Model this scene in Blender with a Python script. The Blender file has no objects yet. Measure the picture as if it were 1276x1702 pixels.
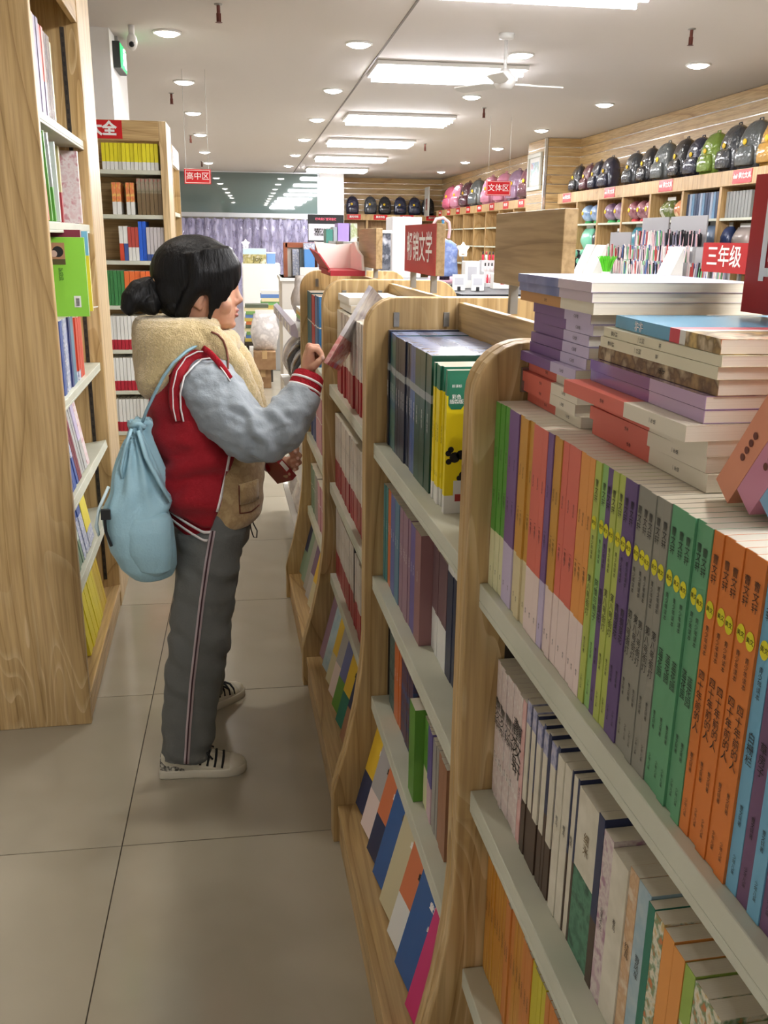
import bpy, bmesh, math, random
import numpy as np
from mathutils import Vector, Matrix, noise
from mathutils.bvhtree import BVHTree

SC = bpy.context.scene
COL = SC.collection
rnd = random.Random(7)

# ------------------------------------------------------------------ camera
PITCH, YAW, ROLL, EYE = 0.290546, 0.146163, 0.0128, 1.465
fw = Vector((math.sin(YAW)*math.cos(PITCH), math.cos(YAW)*math.cos(PITCH), -math.sin(PITCH)))
rt = Vector((math.cos(YAW), -math.sin(YAW), 0))
up = rt.cross(fw)
r2 = rt*math.cos(ROLL) + up*math.sin(ROLL)
u2 = up*math.cos(ROLL) - rt*math.sin(ROLL)
cam_data = bpy.data.cameras.new('camera')
cam = bpy.data.objects.new('camera', cam_data)
COL.objects.link(cam)
cam_data.sensor_fit = 'HORIZONTAL'
cam_data.sensor_width = 36.0
cam_data.lens = 36.0*1519.24/1276
cam_data.clip_start = 0.02
cam.matrix_world = Matrix(((r2.x, u2.x, -fw.x, 0), (r2.y, u2.y, -fw.y, 0), (r2.z, u2.z, -fw.z, EYE), (0, 0, 0, 1)))
SC.camera = cam

# ------------------------------------------------------------------ light and exposure
wd = bpy.data.worlds.new('world'); SC.world = wd; wd.use_nodes = True
wd.node_tree.nodes['Background'].inputs[0].default_value = (0.93, 0.95, 1.0, 1)
wd.node_tree.nodes['Background'].inputs[1].default_value = 0.26
SC.view_settings.view_transform = 'Standard'
SC.view_settings.look = 'None'
SC.view_settings.gamma = 1.0
SC.view_settings.use_curve_mapping = False
SC.view_settings.exposure = 0.5
SC.cycles.use_denoising = True
SC.cycles.max_bounces = 8
SC.cycles.sample_clamp_indirect = 4.0
TUBE_GLOW, TUBE_LAMP, DOWN_GLOW, DOWN_LAMP, NEAR_LAMP = 48.0, 34.0, 30.0, 7.0, 8.0

# ------------------------------------------------------------------ materials
def lin(c):
    return tuple((v/12.92 if v <= 0.04045 else ((v+0.055)/1.055)**2.4) for v in [x/255 for x in c]) + (1,)
MATS = {}
def mat(name, rgb, rough=0.55, spec=0.4, metal=0.0, emit=0.0, alpha=1.0, trans=0.0, blot=None, blot_scale=8.0, bump=0.0, bump_scale=40.0, bump_dist=.004, sheen=0.0, stretch=(1, 1, 1), coat=0.0):
    if name in MATS: return MATS[name]
    m = bpy.data.materials.new(name); m.use_nodes = True
    nt = m.node_tree; N = nt.nodes; L = nt.links
    b = N['Principled BSDF']
    b.inputs['Base Color'].default_value = lin(rgb)
    b.inputs['Roughness'].default_value = rough
    b.inputs['Specular IOR Level'].default_value = spec
    b.inputs['Metallic'].default_value = metal
    b.inputs['Alpha'].default_value = alpha
    b.inputs['Transmission Weight'].default_value = trans
    b.inputs['Coat Weight'].default_value = coat
    if sheen:
        b.inputs['Sheen Weight'].default_value = sheen; b.inputs['Sheen Roughness'].default_value = 0.6
    if emit:
        b.inputs['Emission Color'].default_value = lin(rgb); b.inputs['Emission Strength'].default_value = emit
    if blot or bump:
        tc = N.new('ShaderNodeTexCoord'); mp = N.new('ShaderNodeMapping'); mp.inputs['Scale'].default_value = stretch
        L.new(tc.outputs['Object'], mp.inputs[0])
    if blot:
        nz = N.new('ShaderNodeTexNoise'); nz.inputs['Scale'].default_value = blot_scale; nz.inputs['Detail'].default_value = 3
        L.new(mp.outputs[0], nz.inputs['Vector'])
        rp = N.new('ShaderNodeValToRGB'); L.new(nz.outputs[0], rp.inputs[0])
        cols = [rgb] + list(blot); e = rp.color_ramp.elements
        e[0].position = 0.36; e[0].color = lin(cols[0]); e[1].position = 0.64; e[1].color = lin(cols[-1])
        for i, c in enumerate(cols[1:-1]):
            k = e.new(0.36+0.28*(i+1)/(len(cols)-1)); k.color = lin(c)
        L.new(rp.outputs[0], b.inputs['Base Color'])
    if bump:
        nb = N.new('ShaderNodeTexNoise'); nb.inputs['Scale'].default_value = bump_scale; nb.inputs['Detail'].default_value = 3
        L.new(mp.outputs[0], nb.inputs['Vector'])
        bp = N.new('ShaderNodeBump'); bp.inputs['Strength'].default_value = bump; bp.inputs['Distance'].default_value = bump_dist
        L.new(nb.outputs[0], bp.inputs['Height']); L.new(bp.outputs[0], b.inputs['Normal'])
    MATS[name] = m
    return m

def wood(name, light, mid, dark, stretch=(5, 5, 0.7), rings=9.0, fine=(70, 70, 2.5), rough=0.42, flame=None):
    if name in MATS: return MATS[name]
    m = bpy.data.materials.new(name); m.use_nodes = True
    nt = m.node_tree; N = nt.nodes; L = nt.links; b = N['Principled BSDF']
    b.inputs['Roughness'].default_value = rough; b.inputs['Specular IOR Level'].default_value = 0.35
    tc = N.new('ShaderNodeTexCoord'); oi = N.new('ShaderNodeObjectInfo')
    ad = N.new('ShaderNodeVectorMath'); ad.operation = 'ADD'
    ml = N.new('ShaderNodeMath'); ml.operation = 'MULTIPLY'; ml.inputs[1].default_value = 13.7
    L.new(oi.outputs['Random'], ml.inputs[0]); L.new(tc.outputs['Object'], ad.inputs[0]); L.new(ml.outputs[0], ad.inputs[1])
    mp = N.new('ShaderNodeMapping'); mp.inputs['Scale'].default_value = stretch; L.new(ad.outputs[0], mp.inputs[0])
    nz = N.new('ShaderNodeTexNoise'); nz.inputs['Scale'].default_value = 0.55; nz.inputs['Detail'].default_value = 1.0; nz.inputs['Roughness'].default_value = 0.35
    L.new(mp.outputs[0], nz.inputs['Vector'])
    mu = N.new('ShaderNodeMath'); mu.operation = 'MULTIPLY'; mu.inputs[1].default_value = rings*2; L.new(nz.outputs[0], mu.inputs[0])
    fr = N.new('ShaderNodeMath'); fr.operation = 'FRACT'; L.new(mu.outputs[0], fr.inputs[0])
    rp = N.new('ShaderNodeValToRGB'); L.new(fr.outputs[0], rp.inputs[0]); e = rp.color_ramp.elements
    e[0].position = 0.0; e[0].color = lin(dark); e[1].position = 1.0; e[1].color = lin(mid)
    k = e.new(0.10); k.color = lin(mid); k = e.new(0.55); k.color = lin(light); k = e.new(0.93); k.color = lin(mid)
    mp2 = N.new('ShaderNodeMapping'); mp2.inputs['Scale'].default_value = fine; L.new(ad.outputs[0], mp2.inputs[0])
    n2 = N.new('ShaderNodeTexNoise'); n2.inputs['Scale'].default_value = 1.6; n2.inputs['Detail'].default_value = 3; L.new(mp2.outputs[0], n2.inputs['Vector'])
    r3 = N.new('ShaderNodeValToRGB'); L.new(n2.outputs[0], r3.inputs[0]); e = r3.color_ramp.elements
    e[0].position = 0.34; e[0].color = (0.66, 0.62, 0.56, 1); e[1].position = 0.60; e[1].color = (1, 1, 1, 1)
    mx = N.new('ShaderNodeMix'); mx.data_type = 'RGBA'; mx.blend_type = 'MULTIPLY'; mx.inputs[0].default_value = 0.75
    src = rp.outputs[0]
    if flame:                                            # pale cathedral figure in patches
        m3 = N.new('ShaderNodeMapping'); m3.inputs['Scale'].default_value = flame[1]; L.new(ad.outputs[0], m3.inputs[0])
        n3 = N.new('ShaderNodeTexNoise'); n3.inputs['Scale'].default_value = 1.0; n3.inputs['Detail'].default_value = 0.6; n3.inputs['Distortion'].default_value = 0.35; L.new(m3.outputs[0], n3.inputs['Vector'])
        k3 = N.new('ShaderNodeMath'); k3.operation = 'MULTIPLY'; k3.inputs[1].default_value = 11; L.new(n3.outputs[0], k3.inputs[0])
        f3 = N.new('ShaderNodeMath'); f3.operation = 'FRACT'; L.new(k3.outputs[0], f3.inputs[0])
        c3 = N.new('ShaderNodeValToRGB'); L.new(f3.outputs[0], c3.inputs[0]); e = c3.color_ramp.elements
        e[0].position = 0.0; e[0].color = (1, 1, 1, 1); e[1].position = .32; e[1].color = (0, 0, 0, 1); q = e.new(.97); q.color = (0, 0, 0, 1); q = e.new(1.0); q.color = (1, 1, 1, 1)
        n4 = N.new('ShaderNodeTexNoise'); n4.inputs['Scale'].default_value = .35; n4.inputs['Detail'].default_value = 0; L.new(m3.outputs[0], n4.inputs['Vector'])
        c4 = N.new('ShaderNodeValToRGB'); L.new(n4.outputs[0], c4.inputs[0]); c4.color_ramp.elements[0].position = .50; c4.color_ramp.elements[1].position = .60
        k4 = N.new('ShaderNodeMath'); k4.operation = 'MULTIPLY'; L.new(c3.outputs[0], k4.inputs[0]); L.new(c4.outputs[0], k4.inputs[1])
        x4 = N.new('ShaderNodeMix'); x4.data_type = 'RGBA'; L.new(k4.outputs[0], x4.inputs[0]); L.new(src, x4.inputs[6]); x4.inputs[7].default_value = lin(flame[0]); src = x4.outputs[2]
    L.new(src, mx.inputs[6]); L.new(r3.outputs[0], mx.inputs[7]); L.new(mx.outputs[2], b.inputs['Base Color'])
    MATS[name] = m
    return m

# ------------------------------------------------------------------ mesh helpers
class MB:
    def __init__(s): s.v = []; s.f = []; s.m = []
    def add(s, vs, fs, mi=0):
        o = len(s.v); s.v += [tuple(v) for v in vs]; s.f += [tuple(i+o for i in f) for f in fs]; s.m += [mi]*len(fs)
    def box(s, x0, x1, y0, y1, z0, z1, mi=0, M=None):
        vs = [Vector((x, y, z)) for x in (x0, x1) for y in (y0, y1) for z in (z0, z1)]
        if M is not None: vs = [M @ v for v in vs]
        s.add(vs, [(0, 1, 3, 2), (4, 6, 7, 5), (0, 4, 5, 1), (2, 3, 7, 6), (0, 2, 6, 4), (1, 5, 7, 3)], mi); return s
    def prism(s, pts, a0, a1, plane='xz', mi=0):
        def P(p, a): return (p[0], a, p[1]) if plane == 'xz' else ((p[0], p[1], a) if plane == 'xy' else (a, p[0], p[1]))
        n = len(pts); vs = [P(p, a0) for p in pts] + [P(p, a1) for p in pts]
        fs = [tuple(range(n)), tuple(range(2*n-1, n-1, -1))] + [(i, n+i, n+(i+1) % n, (i+1) % n) for i in range(n)]
        s.add(vs, fs, mi); return s
    def loft(s, rings, mi=0, cap=True, closed=True):
        n = len(rings[0]); vs = [v for r in rings for v in r]; fs = []
        for a in range(len(rings)-1):
            for i in range(n if closed else n-1):
                j = (i+1) % n; fs.append((a*n+i, a*n+j, (a+1)*n+j, (a+1)*n+i))
        if cap and closed: fs += [tuple(range(n-1, -1, -1)), tuple(range((len(rings)-1)*n, len(rings)*n))]
        s.add(vs, fs, mi); return s
    def tube(s, path, r, n=8, mi=0, flat=1.0, upv=None):
        P = [Vector(p) for p in path]; R = r if isinstance(r, (list, tuple)) else [r]*len(P); rings = []
        T0 = (P[1]-P[0]).normalized()
        ref = Vector(upv) if upv else (Vector((0, 0, 1)) if abs(T0.z) < 0.9 else Vector((0, 1, 0)))
        for i, p in enumerate(P):
            T = (P[min(i+1, len(P)-1)]-P[max(i-1, 0)]).normalized()
            a = T.cross(ref); 
            if a.length < 1e-5: a = T.cross(Vector((1, 0, 0)))
            a.normalize(); b = a.cross(T); 
            if not upv: ref = b
            q = R[i]; qa, qb = (q if isinstance(q, (tuple, list)) else (q, q*flat))
            rings.append([p + a*qa*math.cos(t) + b*qb*math.sin(t) for t in [2*math.pi*k/n for k in range(n)]])
        return s.loft(rings, mi)
    def ball(s, c, r, nu=14, nv=9, mi=0, M=None):
        r = r if isinstance(r, (tuple, list)) else (r, r, r); c = Vector(c); rings = []
        for a in range(nv+1):
            t = -math.pi/2+math.pi*a/nv; q = max(math.cos(t), 0.02)
            ring = [Vector((r[0]*q*math.cos(u), r[1]*q*math.sin(u), r[2]*math.sin(t))) for u in [2*math.pi*k/nu for k in range(nu)]]
            rings.append([(M @ v if M is not None else v)+c for v in ring])
        return s.loft(rings, mi)
    def disc(s, c, r, z, n=20, mi=0):
        s.add([(c[0]+r*math.cos(2*math.pi*k/n), c[1]+r*math.sin(2*math.pi*k/n), z) for k in range(n)], [tuple(range(n))], mi); return s
    def mesh(s, name, mats, smooth=False):
        me = bpy.data.meshes.new(name); me.from_pydata(s.v, [], s.f)
        for m in mats: me.materials.append(m)
        if len(mats) > 1: me.polygons.foreach_set('material_index', s.m)
        bm = bmesh.new(); bm.from_mesh(me); bmesh.ops.recalc_face_normals(bm, faces=bm.faces); bm.to_mesh(me); bm.free()
        if smooth: me.polygons.foreach_set('use_smooth', [True]*len(me.polygons))
        return me
    def build(s, name, mats, parent=None, smooth=False, bevel=0.0):
        mats = mats if isinstance(mats, (list, tuple)) else [mats]
        return link(name, s.mesh(name, mats, smooth), parent, bevel)
def link(name, me, parent=None, bevel=0.0, M=None):
    o = bpy.data.objects.new(name, me); COL.objects.link(o)
    if parent: o.parent = parent
    if M is not None: o.matrix_local = M
    if bevel:
        b = o.modifiers.new('edge', 'BEVEL'); b.width = bevel; b.segments = 2; b.limit_method = 'ANGLE'
    return o
def empty(name, M=None):
    o = bpy.data.objects.new(name, None); COL.objects.link(o); o.empty_display_size = 0.1
    if M is not None: o.matrix_world = M
    return o
def tag(o, label, cat, group=None):
    o['label'] = label; o['category'] = cat
    if group: o['group'] = group
    return o
def struct(o): o['kind'] = 'structure'; return o
def T(x, y, z, rz=0.0): return Matrix.Translation((x, y, z)) @ Matrix.Rotation(rz, 4, 'Z')
def axes(o, X, Y, Z):
    X, Y, Z, o = Vector(X), Vector(Y), Vector(Z), Vector(o)
    return Matrix(((X.x, Y.x, Z.x, o.x), (X.y, Y.y, Z.y, o.y), (X.z, Y.z, Z.z, o.z), (0, 0, 0, 1)))
def dup(root, M, label=None, group=None):
    r = root.copy(); COL.objects.link(r); r.matrix_world = M
    if label: r['label'] = label
    if group: r['group'] = group
    for ch in root.children:
        c = ch.copy(); COL.objects.link(c); c.parent = r; c.matrix_local = ch.matrix_local
        for g in ch.children:
            d = g.copy(); COL.objects.link(d); d.parent = c; d.matrix_local = g.matrix_local
    return r
TXT = {}
def text_mesh(s, size, m, vertical=False, bold=0.03, xs=1.0, space=1.0):
    key = (s, size, m.name, vertical, bold, xs)
    if key in TXT: return TXT[key]
    cu = bpy.data.curves.new('lettering', 'FONT'); cu.body = '\n'.join(s) if vertical else s
    cu.size = size; cu.align_x = 'CENTER'; cu.align_y = 'CENTER'; cu.resolution_u = 2; cu.offset = bold*size; cu.space_line = space
    o = bpy.data.objects.new('lettering', cu); COL.objects.link(o)
    dg = bpy.context.evaluated_depsgraph_get()
    me = bpy.data.meshes.new_from_object(o.evaluated_get(dg)); bpy.data.objects.remove(o); bpy.data.curves.remove(cu)
    me.materials.clear(); me.materials.append(m)
    if xs != 1.0:
        for v in me.vertices: v.co.x *= xs
    TXT[key] = me
    return me
NTH = 'first second third fourth fifth sixth seventh eighth ninth tenth eleventh twelfth thirteenth fourteenth fifteenth sixteenth seventeenth eighteenth nineteenth'.split()
TENS = {20: ('twenty', 'twentieth'), 30: ('thirty', 'thirtieth'), 40: ('forty', 'fortieth'), 50: ('fifty', 'fiftieth'), 60: ('sixty', 'sixtieth')}
def nth(i):
    if i < 20: return NTH[i-1]
    a, b = TENS[i//10*10]
    return b if i % 10 == 0 else a+'-'+NTH[i % 10-1]

INK = mat('black_ink', (30, 28, 28), 0.6); WHITE_INK = mat('white_ink', (245, 243, 240), 0.6); YELLOW_INK = mat('yellow_ink', (222, 214, 40), 0.6)
ASH = wood('ash_veneer', (202, 171, 121), (189, 158, 107), (160, 128, 82), flame=((214, 188, 142), (10, 10, 1.9)))
ASH_H = wood('ash_veneer_lengthwise', (204, 173, 123), (192, 161, 110), (164, 132, 86), stretch=(5, 0.7, 5), fine=(70, 2.5, 70))
ASH_X = wood('ash_veneer_crosswise', (204, 173, 123), (192, 161, 110), (164, 132, 86), stretch=(0.7, 5, 5), fine=(2.5, 70, 70))
ASH_EDGE = mat('ash_edge_band', (196, 160, 112), 0.45, blot=[(182, 144, 96)], blot_scale=3, stretch=(30, 30, 1.5))
SHELF = mat('cream_laminate', (205, 206, 188), 0.5, blot=[(196, 197, 178)], blot_scale=6)
PAGES = mat('book_pages', (232, 225, 208), 0.85, blot=[(224, 216, 198)], blot_scale=1.0, stretch=(1, 900, 1), bump=0.0)
DARKHOLE = mat('black_metal', (32, 30, 28), 0.5)
STEEL = mat('brushed_steel', (150, 148, 142), 0.35, metal=0.9)
RED = mat('red_acrylic', (200, 32, 38), 0.25, 0.5)
WHITE = mat('white_paint', (232, 230, 226), 0.5)
BLACK = mat('matte_black', (24, 24, 26), 0.5)
# ================================================================== the setting
TILE = mat('glazed_floor_tile', (168, 160, 142), 0.15, 0.5, blot=[(164, 156, 138), (172, 164, 146)], blot_scale=2.2)
JOINT = mat('floor_joint', (70, 62, 52), 0.8)
fl = MB(); fl.box(-4.5, 6.2, -3.2, 23.0, -0.12, -0.004); floor = struct(fl.build('floor', JOINT))
tile_me = MB().box(0.0015, 0.7985, 0.0015, 0.7985, -0.004, 0.0).mesh('floor_tile', [TILE])
rest = MB()
for i in range(-5, 8):
    for j in range(-6, 26):
        x, y = -0.354+0.8*i, 2.024+0.8*j
        if -3 <= i <= 1 and -3 <= j <= 12: link('floor_tile', tile_me, floor, M=Matrix.Translation((x, y, 0)))
        else: rest.box(x+.0015, x+.7985, y+.0015, y+.7985, -0.004, 0.0)
o = rest.build('floor_tile_field', TILE, floor); o['kind'] = 'stuff'

CEIL = mat('ceiling_paint', (214, 208, 204), 0.8, 0.2)
struct(MB().box(-2.3, 1.03, -3.2, 21.0, 2.80, 2.95).build('ceiling', CEIL))
struct(MB().box(1.03, 5.4, -3.2, 22.6, 2.82, 2.97).build('ceiling_right', CEIL))
struct(MB().box(1.018, 1.032, -3.2, 21.0, 2.794, 2.80).build('step_shade_strip', mat('ceiling_step_shade', (120, 112, 106), 0.6)))  # dark strip painted in for the shadow line at the ceiling step
WALLP = mat('wall_paint', (226, 222, 216), 0.7)
struct(MB().box(-2.35, -2.2, -3.2, 21.2, 0, 2.8).build('wall_left', WALLP))
wb = MB(); wb.box(-2.2, -1.6, 21.0, 21.2, 0, 2.8); wb.box(2.1, 5.2, 22.5, 22.65, 0, 2.82); wb.box(2.0, 2.12, 21.0, 22.6, 0, 2.82)
struct(wb.build('wall_back', WALLP))
wr = MB(); wr.box(4.62, 4.75, 5.0, 22.6, 0, 2.82); wall_right = struct(wr.build('wall_right', WALLP))
SLAT = wood('slatwall_veneer', (206, 178, 130), (196, 164, 114), (170, 136, 90), stretch=(0.5, 0.5, 6), rings=3.5, fine=(3, 3, 60), rough=0.38)
ALU = mat('aluminium_strip', (222, 222, 218), 0.22, metal=0.85)
def slats(parent, x0, x1, y0, y1, zs, face):
    for k in range(len(zs)-1):
        a, b = zs[k]+.006, zs[k+1]-.006
        MB().box(x0, x1, y0, y1, a, b).build('panel', SLAT, parent)
        if k:
            m = MB()
            if face == 'x': m.box(x0+.006, x0+.012, y0, y1, zs[k]-.006, zs[k]+.006)
            else: m.box(x0, x1, y0+.006, y0+.012, zs[k]-.006, zs[k]+.006)
            m.build('groove_strip', ALU, parent)
ZS = [1.98, 2.10, 2.22, 2.34, 2.46, 2.58, 2.70, 2.82]
slats(wall_right, 4.59, 4.62, 5.6, 13.0, ZS, 'x'); slats(wall_right, 4.59, 4.62, 13.84, 22.5, ZS, 'x')
wbk = struct(MB().box(2.12, 4.6, 22.47, 22.5, 0.2, 1.98).build('wall_back_lining', SLAT))
slats(wbk, 2.12, 4.59, 22.44, 22.47, ZS, 'y')
pier = struct(MB().box(4.13, 4.59, 13.03, 13.84, 0, 2.82).build('wall_pier', WALLP))
slats(pier, 4.10, 4.13, 13.03, 13.84, [1.0, 1.5, 1.98, 2.1, 2.22, 2.34, 2.46, 2.58, 2.7, 2.82], 'x')
slats(pier, 4.13, 4.59, 13.0, 13.03, [1.0, 1.5, 1.98, 2.1, 2.22, 2.34, 2.46, 2.58, 2.7, 2.82], 'y')
MB().box(4.085, 4.12, 12.99, 13.03, 0.9, 2.82).build('corner_strip', ALU, pier)
struct(MB().box(1.58, 2.1, 20.9, 21.3, 0, 2.82).build('wall_pillar_back', WHITE))
struct(MB().box(-1.3, -0.879, 7.0, 7.9, 0, 2.8).build('wall_pillar_left', WHITE))
# tinted glass above the shop door, aluminium frame, plastic strip curtain below
GLASS = mat('tinted_glass', (96, 112, 108), 0.012, 0.9, coat=1.0)
wg = struct(MB().box(-1.52, 1.54, 20.98, 21.0, 1.96, 2.78).build('window_1', GLASS))
m = MB()
for b in [(-1.6, -1.52, 20.95, 21.05, 0, 2.8), (1.54, 1.58, 20.95, 21.05, 0, 2.8), (-1.52, 1.54, 20.95, 21.05, 1.86, 1.96), (-1.52, 1.54, 20.96, 21.04, 2.78, 2.80)]: m.box(*b)
m.build('window_frame', mat('frame_aluminium', (196, 198, 200), 0.35, metal=0.5), wg)
PVC = mat('clear_plastic', (196, 190, 214), 0.12, 0.6, alpha=0.5, blot=[(150, 144, 172), (214, 210, 232)], blot_scale=5, stretch=(2, 2, 0.6), bump=0.6, bump_scale=6)
cur = tag(empty('strip_curtain', T(0, 20.9, 0)), 'clear plastic strip curtain hanging in the shop doorway under the tinted glass', 'curtain')
MB().tube([(-1.5, 0, 1.85), (1.5, 0, 1.85)], 0.02).build('curtain_rail', STEEL, cur)
for k in range(15):
    x = -1.5+0.2*k; q = rnd.uniform(-.25, .35)
    rings = []
    for z in [1.85, 1.5, 1.1, 0.6, 0.08]:
        t = (1.85-z)/1.8
        rings.append([(x+.26*i/6+q*t*t*.5, .03*math.sin(i*1.4+k+t*2)-.012*(k % 2), z) for i in range(7)])
    mb = MB(); mb.loft(rings, closed=False); st = mb.build('curtain_strip', PVC, cur, smooth=True)
    sd = st.modifiers.new('gauge', 'SOLIDIFY'); sd.thickness = 0.003
struct(MB().box(-6, 6, 23.0, 34, -0.14, -0.02).build('ground_street', mat('street_paving', (190, 184, 200), 0.6)))
ext = struct(MB().box(-7, 7, 33.5, 34, -0.1, 8).build('exterior_facade', mat('facade_render', (198, 192, 214), 0.7)))
m = MB()
for i in range(7):
    for j in range(3): m.box(-5.6+1.7*i, -4.5+1.7*i, 33.4, 33.52, 0.6+2.2*j, 2.0+2.2*j)
m.build('window_panes', mat('facade_window', (92, 88, 120), 0.1), ext)
ld = bpy.data.lights.new('daylight', 'AREA'); ld.shape = 'RECTANGLE'; ld.size = 9; ld.size_y = 7; ld.energy = 900; ld.color = (.93, .92, 1)
lo = bpy.data.objects.new('daylight', ld); COL.objects.link(lo); lo.location = (0, 27.5, 8.5)

# ================================================================== lamps in the ceiling
GLOW = mat('lamp_diffuser', (255, 250, 242), emit=DOWN_GLOW)
TUBEM = mat('lamp_tube', (250, 250, 255), emit=TUBE_GLOW)
ring = MB()
ring.loft([[(r*math.cos(t), r*math.sin(t), z) for t in [2*math.pi*k/24 for k in range(24)]] for r, z in [(.082, 0), (.098, 0), (.10, -.008), (.086, -.012), (.082, 0)]], cap=False)
ring_me = ring.mesh('downlight_ring', [WHITE], True)
glow_me = MB().ball((0, 0, 0), (.082, .082, .028), 20, 8).mesh('downlight_lens', [GLOW], True)
def downlight(x, y, z, w, label):
    r = tag(empty('ceiling_downlight', T(x, y, z)), label, 'light', 'recessed ceiling downlights')
    link('trim_ring', ring_me, r); link('lens', glow_me, r, M=T(0, 0, -.004))
    l = bpy.data.lights.new('downlight_beam', 'SPOT'); l.energy = w*4; l.spot_size = 2.5; l.spot_blend = 0.6; l.shadow_soft_size = 0.06; l.color = (1, .96, .90)
    lo = bpy.data.objects.new('downlight_beam', l); COL.objects.link(lo); lo.parent = r; lo.location = (0, 0, -.035)
for i, (x, y) in enumerate([(-.50, 2.7), (-.50, 7.06), (-.52, 9.16), (-.56, 11.35), (-.59, 13.64), (-.65, 16.35), (-.68, 18.67)]):
    downlight(x, y, 2.80, DOWN_LAMP if y > 6 else NEAR_LAMP, 'round recessed downlight, %s of the row nearest the left wall, counted from the camera' % nth(i+1))
for i, (x, y) in enumerate([(.83, .5), (.83, 2.7), (.83, 4.9), (.83, 7.17), (.84, 9.34), (.85, 11.6), (.84, 13.9), (.84, 16.49), (.83, 18.95)]):
    downlight(x, y, 2.80, DOWN_LAMP if y > 6 else NEAR_LAMP, 'round recessed downlight, %s of the row along the ceiling step, counted from the camera' % nth(i+1))
for i, (x, y) in enumerate([(3.5, 2.9), (3.54, 5.2), (3.58, 7.53), (3.68, 9.79), (3.76, 12.17), (3.85, 14.65), (3.96, 17.34), (4.04, 19.9)]):
    downlight(x, y, 2.82, DOWN_LAMP if y > 6 else NEAR_LAMP*1.5, 'round recessed downlight, %s of the row above the school bags, counted from the camera' % nth(i+1))
for i, (x, y) in enumerate([(2.08, 2.9), (2.10, 7.42), (2.23, 9.58)]):
    downlight(x, y, 2.82, DOWN_LAMP if y > 6 else NEAR_LAMP*1.5, 'round recessed downlight, %s beside the ceiling fan and the tube lamps' % nth(i+1))
def batten(x, y, label):
    r = tag(empty('tube_lamp', T(x, y, 2.818)), label, 'light', 'fluorescent grille lamps on the right ceiling')
    MB().box(-.62, .62, -.34, .34, -.03, 0).build('housing', WHITE, r, bevel=.006)
    for k in range(4):
        MB().tube([(-.59, -.25+.167*k, -.058), (.59, -.25+.167*k, -.058)], .014, 10).build('tube', TUBEM, r, smooth=True)
    l = bpy.data.lights.new('tube_light', 'AREA'); l.shape = 'RECTANGLE'; l.size = 1.15; l.size_y = .6; l.energy = TUBE_LAMP; l.color = (.97, .98, 1)
    lo = bpy.data.objects.new('tube_light', l); COL.objects.link(lo); lo.parent = r; lo.location = (0, 0, -.09)
for i, (x, y) in enumerate([(1.66, -2.6), (1.66, -.6), (1.66, 2.3), (1.66, 5.35), (1.68, 8.2), (1.78, 11.35), (1.8, 14.1), (1.82, 16.9), (1.84, 19.7)]):  # first three are out of view, added as fill from the camera side
    batten(x, y, 'white tube grille lamp on the ceiling, %s counted from the camera end' % nth(i+1))
# fan
fan = tag(empty('ceiling_fan', T(1.80, 6.75, 2.82)), 'white three-bladed ceiling fan on a thin rod among the tube lamps', 'fan')
FANW = mat('fan_enamel', (206, 204, 200), 0.35)
MB().tube([(0, 0, 0), (0, 0, -.26)], .012).build('rod', FANW, fan, True)
MB().loft([[(r*math.cos(t), r*math.sin(t), z) for t in [2*math.pi*k/20 for k in range(20)]] for r, z in [(.03, -.22), (.05, -.25), (.075, -.27), (.08, -.31), (.055, -.345), (.03, -.35)]]).build('motor', FANW, fan, True)
MB().loft([[(r*math.cos(t), r*math.sin(t), z) for t in [2*math.pi*k/16 for k in range(16)]] for r, z in [(.055, 0), (.05, -.03), (.02, -.04)]]).build('canopy', FANW, fan, True)
for k in range(3):
    a = .1+k*2*math.pi/3
    M = Matrix.Rotation(a, 4, 'Z') @ Matrix.Translation((0, 0, -.315)) @ Matrix.Rotation(.2, 4, 'X')
    mb = MB(); mb.prism([(.07, -.02), (.14, -.05), (.42, -.055), (.44, 0), (.42, .055), (.14, .05), (.07, .02)], -.004, .004, 'xy')
    b = mb.build('blade', FANW, fan); b.matrix_local = M
# sprinklers
SPR = mat('sprinkler_bronze', (96, 46, 34), 0.45, metal=0.3)
sp = MB(); sp.tube([(0, 0, 0), (0, 0, -.05)], .011); sp.tube([(0, 0, -.05), (0, 0, -.10)], .007); sp.disc((0, 0), .022, -.10, 14); sp.box(-.014, .014, -.003, .003, -.10, -.05)
sp_me = sp.mesh('sprinkler', [SPR], False); rose_me = MB().loft([[(r*math.cos(t), r*math.sin(t), z) for t in [2*math.pi*k/16 for k in range(16)]] for r, z in [(.026, 0), (.024, -.006), (.012, -.009)]]).mesh('rose', [STEEL])
for i, (x, y, z) in enumerate([(-.13, 6.2, 2.8), (-.69, 9.9, 2.8), (-.73, 13.8, 2.8), (-.79, 18.4, 2.8), (2.95, 6.35, 2.82), (2.55, 10.35, 2.82), (2.65, 14.3, 2.82)]):
    s_ = tag(link('sprinkler_head', sp_me, M=T(x, y, z)), 'brown sprinkler head, %s from the camera on the %s ceiling' % (nth(i+1 if i < 4 else i-3), 'left' if i < 4 else 'right'), 'sprinkler', 'sprinkler heads')
    link('rose', rose_me, s_)
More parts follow.
